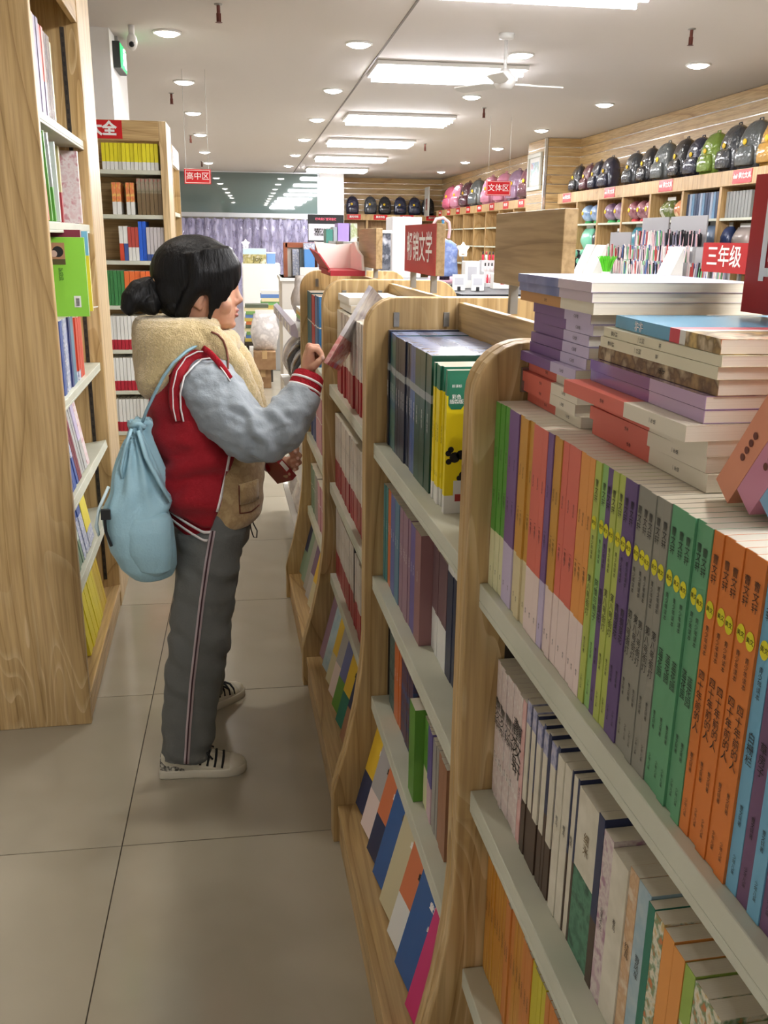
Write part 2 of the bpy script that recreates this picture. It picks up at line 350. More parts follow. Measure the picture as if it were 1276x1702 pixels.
# hanging signs
def hang_sign(x, y, z, w, h, txt, label, ceil):
    r = tag(empty('hanging_sign', T(x, y, z)), label, 'sign')
    MB().box(-w/2, w/2, 0, .012, -h/2, h/2).build('board', RED, r, bevel=.003)
    mb = MB(); t = .004
    for b in [(-w/2+.008, w/2-.008, h/2-.012, h/2-.008), (-w/2+.008, w/2-.008, -h/2+.008, -h/2+.012)]: mb.box(b[0], b[1], -.001, 0, b[2], b[3])
    for s in (-1, 1): mb.box(s*(w/2-.01)-.002, s*(w/2-.01)+.002, -.001, 0, -h/2+.008, h/2-.008)
    mb.build('border', WHITE_INK, r)
    link('lettering', text_mesh(txt, w*.29, WHITE_INK, bold=.0), r, M=axes((0, -.0015, 0), (1, 0, 0), (0, 0, 1), (0, -1, 0)))
    for s in (-1, 1): MB().tube([(s*w*.42, .006, h/2), (s*w*.42, .006, ceil-z)], .0015, 5).build('wire', STEEL, r)
hang_sign(-.405, 8.5, 1.957, .225, .122, '高中区', 'small red sign reading 高中区 hung in front of the tinted glass', 2.8)
hang_sign(2.92, 11.0, 2.045, .295, .165, '文体区', 'small red sign reading 文体区 hung before the school bags', 2.82)
# exit sign and camera on the white pillar
ex = tag(empty('exit_sign', T(-.879, 7.3, 2.66)), 'green running man exit sign sticking out from the white pillar', 'sign')
MB().box(0, .05, -.17, .17, -.085, .085).build('case', mat('sign_case', (40, 44, 42), .4), ex, bevel=.004)
MB().box(.05, .053, -.16, .16, -.075, .075).build('lit_panel', mat('exit_green_light', (40, 190, 100), emit=1.2), ex)
fg = MB(); E_ = mat('exit_white_light', (235, 255, 240), emit=1.5)
for b in [((-.02, .0), (.02, -.02), .014), ((0, .03), (-.035, .0), .008), ((.0, .028), (.04, .012), .008), ((.01, -.01), (.045, -.05), .010), ((.0, -.015), (-.04, -.045), .010)]:
    fg.tube([(.055, b[0][0], b[0][1]), (.055, b[1][0], b[1][1])], b[2]*.7, 6)
fg.ball((.055, -.005, .05), .013, 8, 6); fg.box(.0535, .055, .07, .14, -.055, .055)
fg.build('running_figure', E_, ex)
MB().box(-.0, .02, -.02, .02, .085, .14).build('bracket', STEEL, ex)
cc = tag(empty('security_camera', T(-.72, 6.9, 2.8)), 'small white dome camera on the ceiling by the exit sign', 'camera')
MB().tube([(0, 0, 0), (0, 0, -.06)], .02, 12).build('mount', WHITE, cc, True)
MB().ball((0, 0, -.10), (.036, .036, .055), 14, 10).build('housing', WHITE, cc, True); MB().ball((.0, -.03, -.12), .018, 10, 8).build('lens', BLACK, cc, True)
# ================================================================== the island of low bookcases, right of the aisle
ANG = math.atan(.03)
R0 = Vector((.247, 1.975, 0)); ES = Vector((-.03, 1, 0)).normalized(); ED = Vector((ES.y, -ES.x, 0)); EZ = Vector((0, 0, 1))
def W(d, s, z): return R0+ED*d+ES*s+EZ*z
HOLES = mat('shelf_standard', (58, 50, 42), 0.5)
prof_l = [(-.075, 0), (-.075, .14), (-.060, .20), (-.045, .25), (-.02, .37), (-.006, .47), (0, .56), (0, 1.275)]
prof_t = [(.07-.07*math.cos(t), 1.275+.07*math.sin(t)) for t in [math.pi/2*k/7 for k in range(1, 8)]]
half = prof_l+prof_t
PANEL_PROF = half+[(.42-x, z) for x, z in reversed(half)]
def low_case(s0, s1, label):
    """unit from s0 (near panel, outer face) to s1 (far panel, outer face)"""
    r = tag(empty('bookcase', Matrix.Translation(W(0, s0, 0)) @ Matrix.Rotation(-ANG+2*ANG, 4, 'Z')), label, 'bookcase', 'low ash bookcases of the island')
    L = s1-s0; t = .024
    for a in (0, L-t):
        MB().prism(PANEL_PROF, a, a+t, 'xz').build('side_panel', ASH, r, bevel=.0025)
    MB().box(.202, .218, t, L-t, .10, 1.335).build('divider_panel', ASH_H, r, bevel=.002)
    for z in (1.03, .715, .405):
        for q in (0, 1):
            x0, x1 = (.018, .20) if q == 0 else (.22, .402)
            mb = MB(); mb.box(x0, x1, t+.001, L-t-.001, z-.024, z)
            mb.box(x0 if q == 0 else x1-.012, x0+.012 if q == 0 else x1, t+.001, L-t-.001, z-.034, z-.024)
            mb.build('shelf', SHELF, r, bevel=.0015)
    for q in (0, 1):
        f = lambda x: x if q == 0 else .42-x
        a, b = sorted((f(-.064), f(.20))); MB().box(a, b, t+.001, L-t-.001, .085, .107).build('ledge_board', ASH_H, r, bevel=.002)
        a, b = sorted((f(-.060), f(-.044))); MB().box(a, b, t+.001, L-t-.001, 0, .085).build('kick_board', ASH_H, r)
    for y in (t, L-t-.0016):
        for x in (.065, .175):
            mb = MB(); mb.box(x-.007, x+.007, y, y+.0016, .12, 1.20, 0)
            for k in range(40): mb.box(x-.003, x+.003, y-.0004, y+.002, .135+.0265*k, .149+.0265*k, 1)
            mb.build('shelf_standard', [HOLES, DARKHOLE], r)
            c = MB(); c.box(x-.006, x+.006, y-.004, y+.006, 1.284, 1.314); c.tube([(x, y-.004, 1.300), (x, y+.006, 1.300)], .004, 6); c.build('panel_clip', STEEL, r)
    return r
low_case(-1.69, -.8495, 'nearest low ash bookcase, full of bright coloured story books')
low_case(-.8485, .0235, 'low ash bookcase holding the yellow and dark blue books, second from the camera')
low_case(.0245, .8785, 'low ash bookcase of white and red textbooks the girl reaches over')
low_case(.8795, 1.684, 'farthest low ash bookcase of the island, beyond the raised hand')

# ------------------------------------------------------------------ books
BOOKS = {}
def style(name, zones, text=None, pages=None, desc=None): return dict(name=name, zones=zones, text=text or [], pages=pages or PAGES, desc=desc or name)
def book_meshes(st, t, h, w, c=.0005):
    key = (st['name'], t, h, w)
    if key in BOOKS: return BOOKS[key]
    mb = MB(); mats = []
    zs = st['zones']                                   # [(fraction top, material), ...] from the bottom up
    lo = 0.0
    for fr, m in zs:
        if m not in mats: mats.append(m)
        i = mats.index(m); z0, z1 = lo*h, fr*h; lo = fr
        mb.box(0, c, -t/2, t/2, z0, z1, i); mb.box(c, w, -t/2, -t/2+c, z0, z1, i); mb.box(c, w, t/2-c, t/2, z0, z1, i)
    cov = mb.mesh('book', mats)
    pg = MB().box(c, w-.001, -t/2+c, t/2-c, .0004, h+.0002).mesh('pages', [st['pages']])
    BOOKS[key] = (cov, pg); return BOOKS[key]
def book(st, t, h, w, M, label, group=None, name='book', texts=True):
    cov, pg = book_meshes(st, t, h, w)
    o = link(name, cov, M=M); tag(o, label, name.replace('_', ' '), group)
    link('pages', pg, o)
    if texts:
        for (kind, s, zf, size, m) in st['text']:
            me = text_mesh(s, round(size*.88, 4), m, vertical=(kind == 'v'), bold=.0, space=1.0)
            link('spine_title', me, o, M=axes((-.0006, 0, zf*h), (0, -1, 0), (0, 0, 1), (-1, 0, 0)))
    return o
def BM(d, s, z, lean=0.0, yaw=0.0, back=0.0):
    """standing book on the island: spine faces the aisle. lean tips along the row, back tips into the case"""
    M = axes(W(d, s, z+.0006), ED, ES, EZ)
    if yaw: M = M @ Matrix.Rotation(yaw, 4, 'Z')
    if back: M = M @ Matrix.Rotation(back, 4, 'Y')
    if lean: M = M @ Matrix.Rotation(lean, 4, 'X')
    return M
cm = lambda n, c, **k: mat('cover_'+n, c, k.pop('rough', .42), .45, **k)
GREEN = cm('leaf_green', (92, 158, 62)); CREAM = cm('cream', (224, 222, 178)); PURPLE = cm('purple', (118, 86, 138)); LILAC = cm('lilac', (196, 184, 212))
OCHRE = cm('ochre', (200, 148, 62)); TANW = cm('pale_tan', (216, 202, 160)); CORAL = cm('coral', (214, 108, 92)); PINKW = cm('pink_white', (232, 212, 204))
ORANGE = cm('soft_orange', (224, 152, 76)); YGREEN = cm('yellow_green', (178, 190, 92)); SGREEN = cm('spring_green', (146, 190, 112)); DPURP = cm('deep_purple', (98, 76, 124))
GREY = cm('warm_grey', (142, 140, 128)); JADE = cm('jade_green', (96, 158, 116)); BORANGE = cm('orange', (214, 122, 52)); BLUE = cm('sky_blue', (112, 172, 202)); PLUM = cm('plum', (110, 78, 112))
def series(n, m, title):
    return style(n, [(1, m)], [('v', '曹文轩', .885, .0085, INK), ('h', '美文', .76, .0052, INK), ('v', '青少年读本', .66, .0055, INK), ('v', title, .46, .0095, INK), ('v', '曹文轩著', .25, .0048, INK), ('v', '少年儿童', .09, .0045, INK)])
def two(n, top, bot, cut=.32, txt='一年级下', small='语文读本'):
    return style(n, [(cut, bot), (1, top)], [('v', txt, .52, .006, INK), ('v', small, .74, .004, INK), ('v', '教育', .10, .004, INK)])
S_GREEN = two('green and cream', GREEN, CREAM); S_PURP = two('purple and lilac', PURPLE, LILAC); S_OCH = two('ochre and tan', OCHRE, TANW); S_COR = two('coral and pale pink', CORAL, PINKW)
S_ORA = two('soft orange and pale pink', ORANGE, PINKW); S_OCH2 = two('ochre and pale pink', OCHRE, PINKW)
S_YG = series('yellow-green', YGREEN, '第八号街灯'); S_SG = series('spring green', SGREEN, '阿雏与鸭子'); S_DP = series('deep purple', DPURP, '青铜葵花'); S_GR = series('warm grey', GREY, '第八号街灯')
S_JA = series('jade green', JADE, '蓝花园'); S_BO = series('orange', BORANGE, '四十年前的人'); S_BL = series('sky blue', BLUE, '白栅栏'); S_PL = series('plum', PLUM, '草房子')
DOTY = MB(); DOTY.add([(-.0004, .0050*math.cos(t), .0068*math.sin(t)) for t in [2*math.pi*k/18 for k in range(18)]], [tuple(range(18))]); DOTY_ME = DOTY.mesh('series_dot', [YELLOW_INK])
def row(specs, s, d, z, where, w=.15, name='book', gap=.0004, jit=.003, hj=.0, dot=False, lean=0.0, back=0.0):
    """specs: (count, thickness, height, style). Fills from the far end towards the camera and numbers alike books."""
    seen = {}; last = None
    for n, t, h, st in specs:
        if st is None: s -= t*n; continue
        for k in range(n):
            i = seen[st['desc']] = seen.get(st['desc'], 0)+1
            hh = h+(round(rnd.uniform(-hj, hj), 3) if hj else 0)
            M = BM(d+rnd.uniform(0, jit), s-t/2, z, lean, 0, back)
            o = book(st, t, hh, w, M, '%s %s book from the far end, %s' % (nth(i), st['desc'], where), '%s books on %s' % (st['desc'], where), name=name)
            if dot and any(x[0] == 'h' for x in st['text']): link('series_dot', DOTY_ME, o, M=Matrix.Translation((0, 0, .76*hh)))
            s -= t+gap
    return s
A = 'nearest bookcase'
row([(3, .0174, .242, S_GREEN), (2, .0186, .242, S_PURP), (3, .0174, .242, S_OCH), (3, .0150, .242, S_COR), (1, .015, .242, S_PURP), (2, .0128, .242, S_OCH2), (3, .0157, .242, S_COR), (3, .0121, .242, S_ORA),
     (1, .0132, .242, S_YG), (1, .0132, .242, S_SG), (1, .011, .242, S_DP), (2, .012, .242, S_YG), (2, .0118, .242, S_DP), (5, .0113, .242, S_GR), (5, .0125, .242, S_JA), (5, .0131, .242, S_BO), (1, .0135, .242, S_BL), (1, .0135, .242, S_PL), (1, .0135, .242, S_BL), (7, .0135, .242, S_PL)],
    -.8765, .028, 1.03, 'top shelf, nearest bookcase', dot=True, w=.168, name='story_book')
# second shelf: white illustrated novels
PW = cm('white_rose', (226, 214, 206), blot=[(214, 196, 190), (232, 226, 218)], blot_scale=60); WB = cm('white_ivory', (222, 216, 198), blot=[(206, 200, 180)], blot_scale=30)
NAVY = cm('navy', (44, 52, 84)); DKBR = cm('dark_brown', (74, 56, 44)); BLUEW = cm('blue_wash', (96, 106, 158), blot=[(176, 176, 198), (214, 206, 206)], blot_scale=50); FOREST = cm('forest_green', (52, 104, 82), blot=[(82, 136, 108), (40, 84, 66)], blot_scale=50)
ROSE = cm('rose', (212, 160, 154), blot=[(226, 190, 184)], blot_scale=50); PEACH = cm('peach', (216, 186, 146), blot=[(200, 160, 120), (222, 206, 180)], blot_scale=50); PALEB = cm('pale_blue', (150, 178, 190), blot=[(174, 192, 196)], blot_scale=50); TEAL = cm('teal', (40, 118, 98))
MAUVEW = cm('mauve_white', (188, 160, 168), blot=[(214, 204, 196), (170, 130, 150)], blot_scale=60); CARTOON = cm('storybook_mix', (206, 180, 120), blot=[(226, 220, 200), (120, 150, 110), (200, 120, 70)], blot_scale=70); LIME = cm('lime', (150, 178, 80))
CW = ('v', '曹文轩', .62, .017, INK)
S_CW2 = style('white signed large', [(1, PW)], [('v', '曹文轩', .60, .030, INK)], desc='white boldly lettered'); S_CW = style('white signed', [(1, PW)], [CW, ('v', '作品', .30, .006, INK)], desc='white black-lettered'); S_ROSE = style('rose', [(1, ROSE)], [('v', '草房子', .35, .007, INK)], desc='rose pink')
S_WN = style('white navy', [(.35, DKBR), (.86, WB), (1, BLUEW)], desc='ivory and blue-topped'); S_WB = style('ivory', [(1, WB)], [('v', '根鸟', .6, .008, INK)], desc='ivory'); S_DARK = style('dark edge', [(.5, DKBR), (1, NAVY)], desc='thin dark')
S_FOR = style('forest', [(.52, FOREST), (1, WB)], [('v', '细米', .72, .016, mat('brown_ink', (120, 96, 60)))], desc='thick green and ivory'); S_NAVY = style('navy', [(.4, DKBR), (1, NAVY)], desc='navy and brown'); S_MAUV = style('mauve', [(1, MAUVEW)], [('v', '山羊不吃', .5, .008, INK)], desc='mottled mauve')
S_PEA = style('peach', [(1, PEACH)], [('v', '红瓦', .55, .010, INK)], desc='peach'); S_PB = style('pale blue', [(1, PALEB)], [('v', '野风车', .55, .010, INK)], desc='pale blue'); S_TEAL = style('teal', [(1, TEAL)], desc='teal'); S_CAR = style('cartoon', [(.25, WB), (1, CARTOON)], desc='multicoloured cartoon'); S_CARO = style('cartoon orange', [(.3, CARTOON), (1, ORANGE)], desc='orange cartoon'); S_LIME = style('lime cartoon', [(.7, CARTOON), (1, LIME)], desc='lime-topped')
row([(7, .0118, .203, S_CW), (2, .0135, .203, S_CW2), (1, .013, .203, S_ROSE), (1, .006, .21, S_DARK), (1, .013, .212, S_WN), (1, .005, .21, S_DARK), (1, .014, .212, S_WN), (1, .005, .21, S_DARK), (1, .015, .206, S_WN), (1, .006, .21, S_DARK), (1, .014, .206, S_WN), (1, .008, .21, S_DARK), (1, .016, .205, S_WN), (1, .007, .208, S_DARK),
     (2, .019, .203, S_WB), (1, .003, .206, S_DARK), (1, .011, .203, S_WB), (1, .005, .205, S_DARK), (1, .054, .200, S_FOR), (1, .014, .205, S_NAVY), (1, .022, .196, S_MAUV), (1, .034, .190, S_WB), (1, .018, .196, S_PEA), (1, .024, .196, S_PB), (1, .012, .193, S_TEAL), (1, .017, .192, S_CAR), (1, .018, .19, S_CARO), (1, .018, .188, S_CARO), (1, .016, .187, S_LIME), (2, .02, .185, S_CAR), (1, .021, .18, S_LIME)],
    -.8765, .046, .715, 'second shelf, nearest bookcase', w=.14)
# third shelf: orange readers
OC2 = cm('amber', (206, 150, 56), blot=[(190, 128, 48), (216, 170, 80)], blot_scale=4, stretch=(20, 20, 1)); OC3 = cm('rust_orange', (198, 120, 58), blot=[(206, 140, 70)], blot_scale=4, stretch=(20, 20, 1)); YL = cm('acid_yellow', (202, 190, 54))
S_A1 = style('amber', [(1, OC2)], [('v', '小学生读本', .6, .006, INK)], desc='amber'); S_A2 = style('rust orange', [(1, OC3)], [('v', '小学生读本', .6, .006, INK)], desc='rust orange'); S_AY = style('acid yellow', [(1, YL)], desc='acid yellow')
row([(7, .0122, .200, S_A1), (3, .0122, .198, S_A2), (3, .012, .200, S_A1), (3, .0122, .197, S_A2), (4, .0122, .196, S_AY), (6, .013, .194, S_A2)], -.8765, .048, .405, 'third shelf, nearest bookcase', w=.14)

# ---- second bookcase
INDIGO = cm('black_indigo', (30, 34, 48), rough=.3); SEAB = cm('sea_blue', (52, 96, 118), blot=[(72, 110, 96), (70, 96, 150)], blot_scale=14, rough=.3); NIGHT = cm('night_blue', (36, 42, 62), rough=.3); ROYAL = cm('royal_blue', (62, 92, 148), rough=.3); BOTTLE = cm('bottle_green', (30, 72, 54), rough=.3); BAND = cm('silver_band', (150, 156, 156))
EPG = mat('blue_grey_pages', (96, 108, 142), .25, .6, blot=[(140, 150, 180), (60, 70, 100)], blot_scale=9)  # page blocks in a mottled blue grey
def enc(n, m, d): return style(n, [(.66, m), (.72, BAND), (1, m)], [('v', '百科全书', .50, .010, WHITE_INK)], pages=EPG, desc=d)
S_IN = enc('indigo', INDIGO, 'black indigo'); S_SB = enc('sea', SEAB, 'sea blue'); S_NI = enc('night', NIGHT, 'night blue'); S_RO = enc('royal', ROYAL, 'royal blue'); S_BG = enc('bottle', BOTTLE, 'bottle green')
BRY = cm('bright_yellow', (238, 216, 28)); WHT = cm('clean_white', (228, 228, 222)); TG = cm('tag_green', (38, 112, 86))
S_BY = style('bright yellow', [(.13, WHT), (.83, BRY), (1, TG)], [('v', '小学生必读', .52, .007, INK), ('v', '名著', .22, .005, INK)], desc='green-topped bright yellow')
B = 'second nearest bookcase'
row([(1, .012, .246, S_IN), (1, .013, .248, S_IN), (3, .0245, .245, S_SB), (6, .0245, .243, S_NI), (2, .024, .243, S_RO), (3, .043, .244, S_BG), (1, .018, .2, None), (5, .0125, .236, S_BY)], -.006, .045, 1.03, 'top shelf, ' + B, w=.153, jit=.004, name='hardback')
ycov = tag(link('book', book_meshes(S_BY, .0125, .236, .153)[0], M=BM(.044, -.5465-.0125*.5, 1.03)), 'yellow book with green tag and paw print on its cover, second nearest bookcase', 'book')
link('pages', book_meshes(S_BY, .0125, .236, .153)[1], ycov)
ins = lambda nm, me, x, z, k=1: link(nm, me, ycov, M=axes((x, -.0125/2-.0006*k, z), (1, 0, 0), (0, 0, 1), (0, -1, 0)))
TX = .0155
ins('cover_tag', MB().prism([(-.013, .026), (.013, .026), (.013, -.024), (.008, -.031), (-.008, -.031), (-.013, -.024)], 0, .0003, 'xy').mesh('cover_tag', [TG]), TX, .205)
ins('cover_title', text_mesh('彩色\n插图版', .0078, WHITE_INK, bold=.01), TX, .190, 2); ins('cover_title', text_mesh('新课标', .0055, WHITE_INK, bold=.0), TX, .211, 2)
paw = MB()
for c, r in [((0, 0), .009), ((-.011, .007), .005), ((-.007, .013), .005), ((.010, .004), .008), ((.018, .006), .008), ((.026, .006), .008), ((-.010, -.007), .005)]: paw.disc(c, r, .0002, 12)
pm = paw.mesh('paw_print', [INK]); ins('paw_print', pm, .016, .095); ins('paw_print', pm, .036, .053)
ins('price_label', MB().box(-.010, .010, -.02, .02, 0, .0003).mesh('price_label', [WHT]), .025, .036); ins('price_mark', MB().box(-.007, .007, -.015, -.003, 0, .0002).mesh('price_mark', [cm('stamp_red', (170, 60, 56))]), .025, .036, 2)
BROWN = cm('chestnut', (120, 78, 56)); S_BRN = style('chestnut', [(1, BROWN)], desc='chestnut brown')
row([(3, .022, .205, S_BRN)], -.605, .075, 1.03, 'top shelf beside yellow set, ' + B, w=.12)
AQUA = cm('aqua', (82, 142, 140)); TANG = cm('tangerine', (204, 110, 58)); PERI = cm('periwinkle', (96, 104, 158)); SLATEB = cm('slate_blue', (92, 130, 150)); DUSK = cm('dusky_mauve', (152, 120, 134)); VIOL = cm('violet', (102, 88, 148)); DROSE = cm('dull_rose', (146, 104, 104)); PLUMB = cm('plum_brown', (112, 84, 88)); INKB = cm('ink_blue', (48, 54, 76))
one = lambda n, m, **k: style(n, [(1, m)], desc=n, **k)
S_AQ, S_TA, S_PE, S_SL, S_DU, S_VI, S_DR = [one(n, m, text=[('v', '世界名著', .6, .006, WHITE_INK)]) for n, m in (('aqua', AQUA), ('tangerine', TANG), ('periwinkle', PERI), ('slate blue', SLATEB), ('dusky mauve', DUSK), ('violet', VIOL), ('dull rose', DROSE))]
S_PB2 = style('plum brown and white', [(.4, WHT), (1, PLUMB)], desc='plum brown and white'); S_IB = style('ink blue', [(.94, INKB), (1, WHT)], desc='ink blue')
e = row([(2, .022, .222, S_AQ), (2, .018, .222, S_TA), (2, .026, .222, S_PE), (2, .024, .222, S_SL), (6, .018, .222, S_DU), (2, .022, .22, S_VI), (1, .05, .222, S_DR)], -.006, .042, .715, 'second shelf, ' + B, w=.14)
row([(7, .0165, .208, S_PB2), (8, .0185, .212, S_IB)], e-.002, .066, .715, 'second shelf, ' + B, w=.12)
PHOTO = cm('night_photo', (52, 78, 84), blot=[(90, 110, 100), (40, 48, 60)], blot_scale=40); NVR = cm('navy_red', (50, 56, 96), blot=[(90, 50, 60), (60, 90, 140)], blot_scale=30); GRASS = cm('grass_green', (92, 146, 52)); PINKP = cm('pale_pink', (206, 176, 184)); STONE = cm('stone', (160, 156, 148)); TERRA = cm('terracotta', (158, 112, 84))
S_PH, S_NV, S_GS, S_PP, S_ST, S_TE = [one(n, m) for n, m in (('dark photo', PHOTO), ('navy and red', NVR), ('grass green', GRASS), ('pale pink', PINKP), ('stone grey', STONE), ('terracotta', TERRA))]
S_PI = style('violet and pale pink', [(.4, PINKP), (1, VIOL)], desc='violet and pink'); S_GC = style('grass and cream', [(.45, CREAM), (1, GRASS)], desc='grass green and cream')
e = row([(3, .021, .185, S_PH), (3, .024, .19, S_TA), (6, .022, .188, S_NV)], -.035, .055, .405, 'third shelf, ' + B, w=.13)
row([(1, .05, .20, S_GS)], -.395, .028, .405, 'third shelf, ' + B, w=.15)
row([(2, .016, .19, S_GC), (3, .013, .19, S_PI), (3, .015, .186, S_ST), (3, .021, .185, S_TE)], -.448, .046, .405, 'third shelf, ' + B, w=.13)

# ---- third bookcase: white textbooks with red feet
MAROON = cm('maroon', (158, 44, 50)); TXW = cm('textbook_white', (218, 210, 198), blot=[(208, 198, 186), (224, 218, 208)], blot_scale=12)
S_TX = style('white and maroon', [(.38, MAROON), (1, TXW)], [('v', '数学', .72, .006, INK)], desc='white and maroon'); S_BK = style('black', [(.3, MAROON), (1, cm('near_black', (36, 34, 36)))], desc='black-topped')
C_ = 'third nearest bookcase'
row([(1, .06, .2, None), (30, .0245, .232, S_TX)], .850, .030, 1.03, 'top shelf, ' + C_, w=.155, jit=.006, name='textbook')
row([(27, .0245, .225, S_TX)], .850, .032, .715, 'second shelf, ' + C_, w=.155, jit=.004, name='textbook')
row([(17, .0245, .225, S_TX), (1, .012, .235, S_BK), (5, .0245, .22, S_TX)], .850, .034, .405, 'third shelf, ' + C_, w=.155, jit=.004, name='textbook')
# ---- fourth bookcase
DTEAL = cm('deep_teal', (44, 100, 112)); SIG = cm('signal_red', (188, 50, 48)); CBLUE = cm('cobalt', (52, 112, 164)); DBLUE = cm('dark_blue', (48, 70, 120)); RPINK = cm('rose_pink', (196, 138, 150)); SAGE = cm('sage', (128, 152, 128))
S_DT, S_SI, S_CB, S_DB, S_RP, S_SA = [style(n, [(.55, m), (.57, WHT), (1, m)], desc=n) for n, m in (('deep teal', DTEAL), ('signal red', SIG), ('cobalt blue', CBLUE), ('dark blue', DBLUE), ('rose pink', RPINK), ('sage green', SAGE))]
D_ = 'fourth nearest bookcase'
row([(4, .04, .24, S_DT), (4, .03, .235, S_SI), (4, .034, .24, S_CB)], 1.653, .025, 1.03, 'top shelf, ' + D_, w=.16)
row([(6, .036, .20, S_DB), (6, .034, .20, S_RP)], 1.653, .032, .715, 'second shelf, ' + D_, w=.15)
row([(5, .036, .18, S_SA), (2, .036, .18, S_ST), (5, .034, .175, S_RP)], 1.653, .032, .405, 'third shelf, ' + D_, w=.15)

# ---- face-out books leaning on the sloping bottom ledges
SMOKE_P = cm('print_smoke', (150, 150, 156)); BEIGE_P = cm('print_beige', (190, 180, 146))
def lean_rack(s, items, where, step=.089, z=.108):
    seen = {}
    for i, (nm, m, m2, bw, h, t) in enumerate(items):
        st = style('lean '+nm, [(.42, m2), (1, m)], desc=nm)
        back = .25; t = .012; h -= .02
        cov, pg = book_meshes(st, t, h, bw)
        # front cover (local -Y) faces the aisle
        M = axes(W(-.024, s-i*step+bw*.5, z+.009), -ES, ED, EZ) @ Matrix.Rotation(-back, 4, 'X') @ Matrix.Rotation(.17, 4, 'Z')
        M = M @ Matrix.Translation((0, t/2+.002, .004))
        seen[nm] = seen.get(nm, 0)+1
        o = tag(link('book', cov, M=M), '%s %s book face out on bottom ledge, %s' % (nth(seen[nm]), nm, where), 'book', 'face-out books on the bottom ledge, '+where)
        link('pages', pg, o)
        for k, zz in enumerate((.75, .58)):
            link('cover_title', text_mesh(['童话故事', '美绘本'][k], .016-.004*k, INK if (i % 2) else WHITE_INK), o, M=axes((bw*.5, -t/2-.0006, zz*h), (1, 0, 0), (0, 0, 1), (0, -1, 0)))
        for k, (fx, fz, fr) in enumerate([(.55, .27, .10)]):
            mb = MB(); mb.prism([(fr*bw*math.cos(q)*(1+.25*math.sin(3*q)), fr*bw*math.sin(q)) for q in [2*math.pi*j/14 for j in range(14)]], 0, .0003, 'xy')
            mb.build('cover_picture', [SMOKE_P, BEIGE_P, ROSE, PALEB][i % 4], o).matrix_local = axes((fx*bw, -t/2-.0008, fz*h), (1, 0, 0), (0, 0, 1), (0, -1, 0))
COB = cm('cobalt_gloss', (44, 92, 156), rough=.25); MAG = cm('magenta', (206, 46, 116), rough=.3); SUN = cm('sunflower', (226, 186, 48)); SMOKE = cm('smoke', (176, 172, 170)); BEIGE = cm('beige', (206, 196, 158)); BRICKO = cm('brick_orange', (212, 120, 76))
lean_rack(-.10, [('sunflower yellow', SUN, NAVY, .17, .25, .012), ('smoke grey', SMOKE, PINKW, .18, .26, .014), ('brick orange', BRICKO, NAVY, .17, .25, .012), ('cobalt blue', COB, COB, .18, .26, .016), ('beige', BEIGE, BEIGE, .18, .26, .014), ('orange and white', BRICKO, WHT, .17, .25, .014), ('cobalt blue', COB, COB, .18, .26, .016), ('magenta', MAG, MAG, .15, .25, .02)], B)
lean_rack(.76, [('dusky mauve', DUSK, DUSK, .17, .25, .012), ('pale blue', PALEB, PALEB, .18, .26, .014), ('sunflower yellow', SUN, BEIGE, .16, .25, .012), ('smoke grey', SMOKE, SMOKE, .18, .26, .016), ('periwinkle', PERI, GRASS, .18, .25, .014), ('sunflower and teal', SUN, TEAL, .17, .25, .014), ('terracotta', NAVY, TERRA, .16, .25, .016), ('slate blue', SLATEB, WHT, .16, .24, .014)], C_)
lean_rack(1.565, [('navy framed', NAVY, SAGE, .17, .26, .012), ('sage green', SAGE, SAGE, .18, .25, .014), ('stone grey', STONE, STONE, .17, .25, .012), ('plum', PLUM, SMOKE, .17, .25, .014), ('sunflower yellow', SUN, PALEB, .16, .25, .014), ('violet', VIOL, PINKW, .16, .24, .012), ('sage and cream', SAGE, CREAM, .16, .25, .012)], D_)

# ---- stacks lying on the nearest bookcase
def flat(st, t, h, w, d, s, z, label, yaw=0.0, flip=False, group=None):
    """lying book, spine to the aisle; its foot points to the camera"""
    M = axes(W(d, s, z+t/2), ED, -EZ, ES)
    if yaw: M = Matrix.Translation(W(d, s, 0)) @ Matrix.Rotation(yaw, 4, 'Z') @ Matrix.Translation(-W(d, s, 0)) @ M
    if flip: M = M @ Matrix.Translation((0, 0, h)) @ Matrix.Rotation(math.pi, 4, 'X')
    return book(st, t, h, w, M, label, group)
VIOB = cm('wash_blue', (104, 116, 164), blot=[(138, 142, 182), (92, 96, 142)], blot_scale=12); BLUSH = cm('blush_lilac', (206, 190, 200)); TANB = cm('tan_brown', (190, 138, 84)); EGG = cm('eggshell', (226, 218, 198))
S_F1 = style('flat wash blue', [(.4, BLUSH), (1, VIOB)], desc='wash blue'); S_F2 = style('flat tan', [(.4, EGG), (1, TANB)], [('v', '写作', .6, .005, INK)], desc='tan')
S_F3 = style('flat purple', [(.42, LILAC), (1, PURPLE)], [('v', '六年级', .22, .005, INK)]); S_F4 = style('flat coral', [(.44, EGG), (1, CORAL)], [('v', '一年级', .22, .005, INK), ('v', '读本', .62, .005, INK)])
zt = 1.2735; W1 = 'left stack on nearest bookcase'
SB = [(S_F4, .0122)]*4+[(S_F3, .0113)]*6+[(S_F2, .0115), (S_F1, .0098), (S_F1, .0098)]
cnt = {}
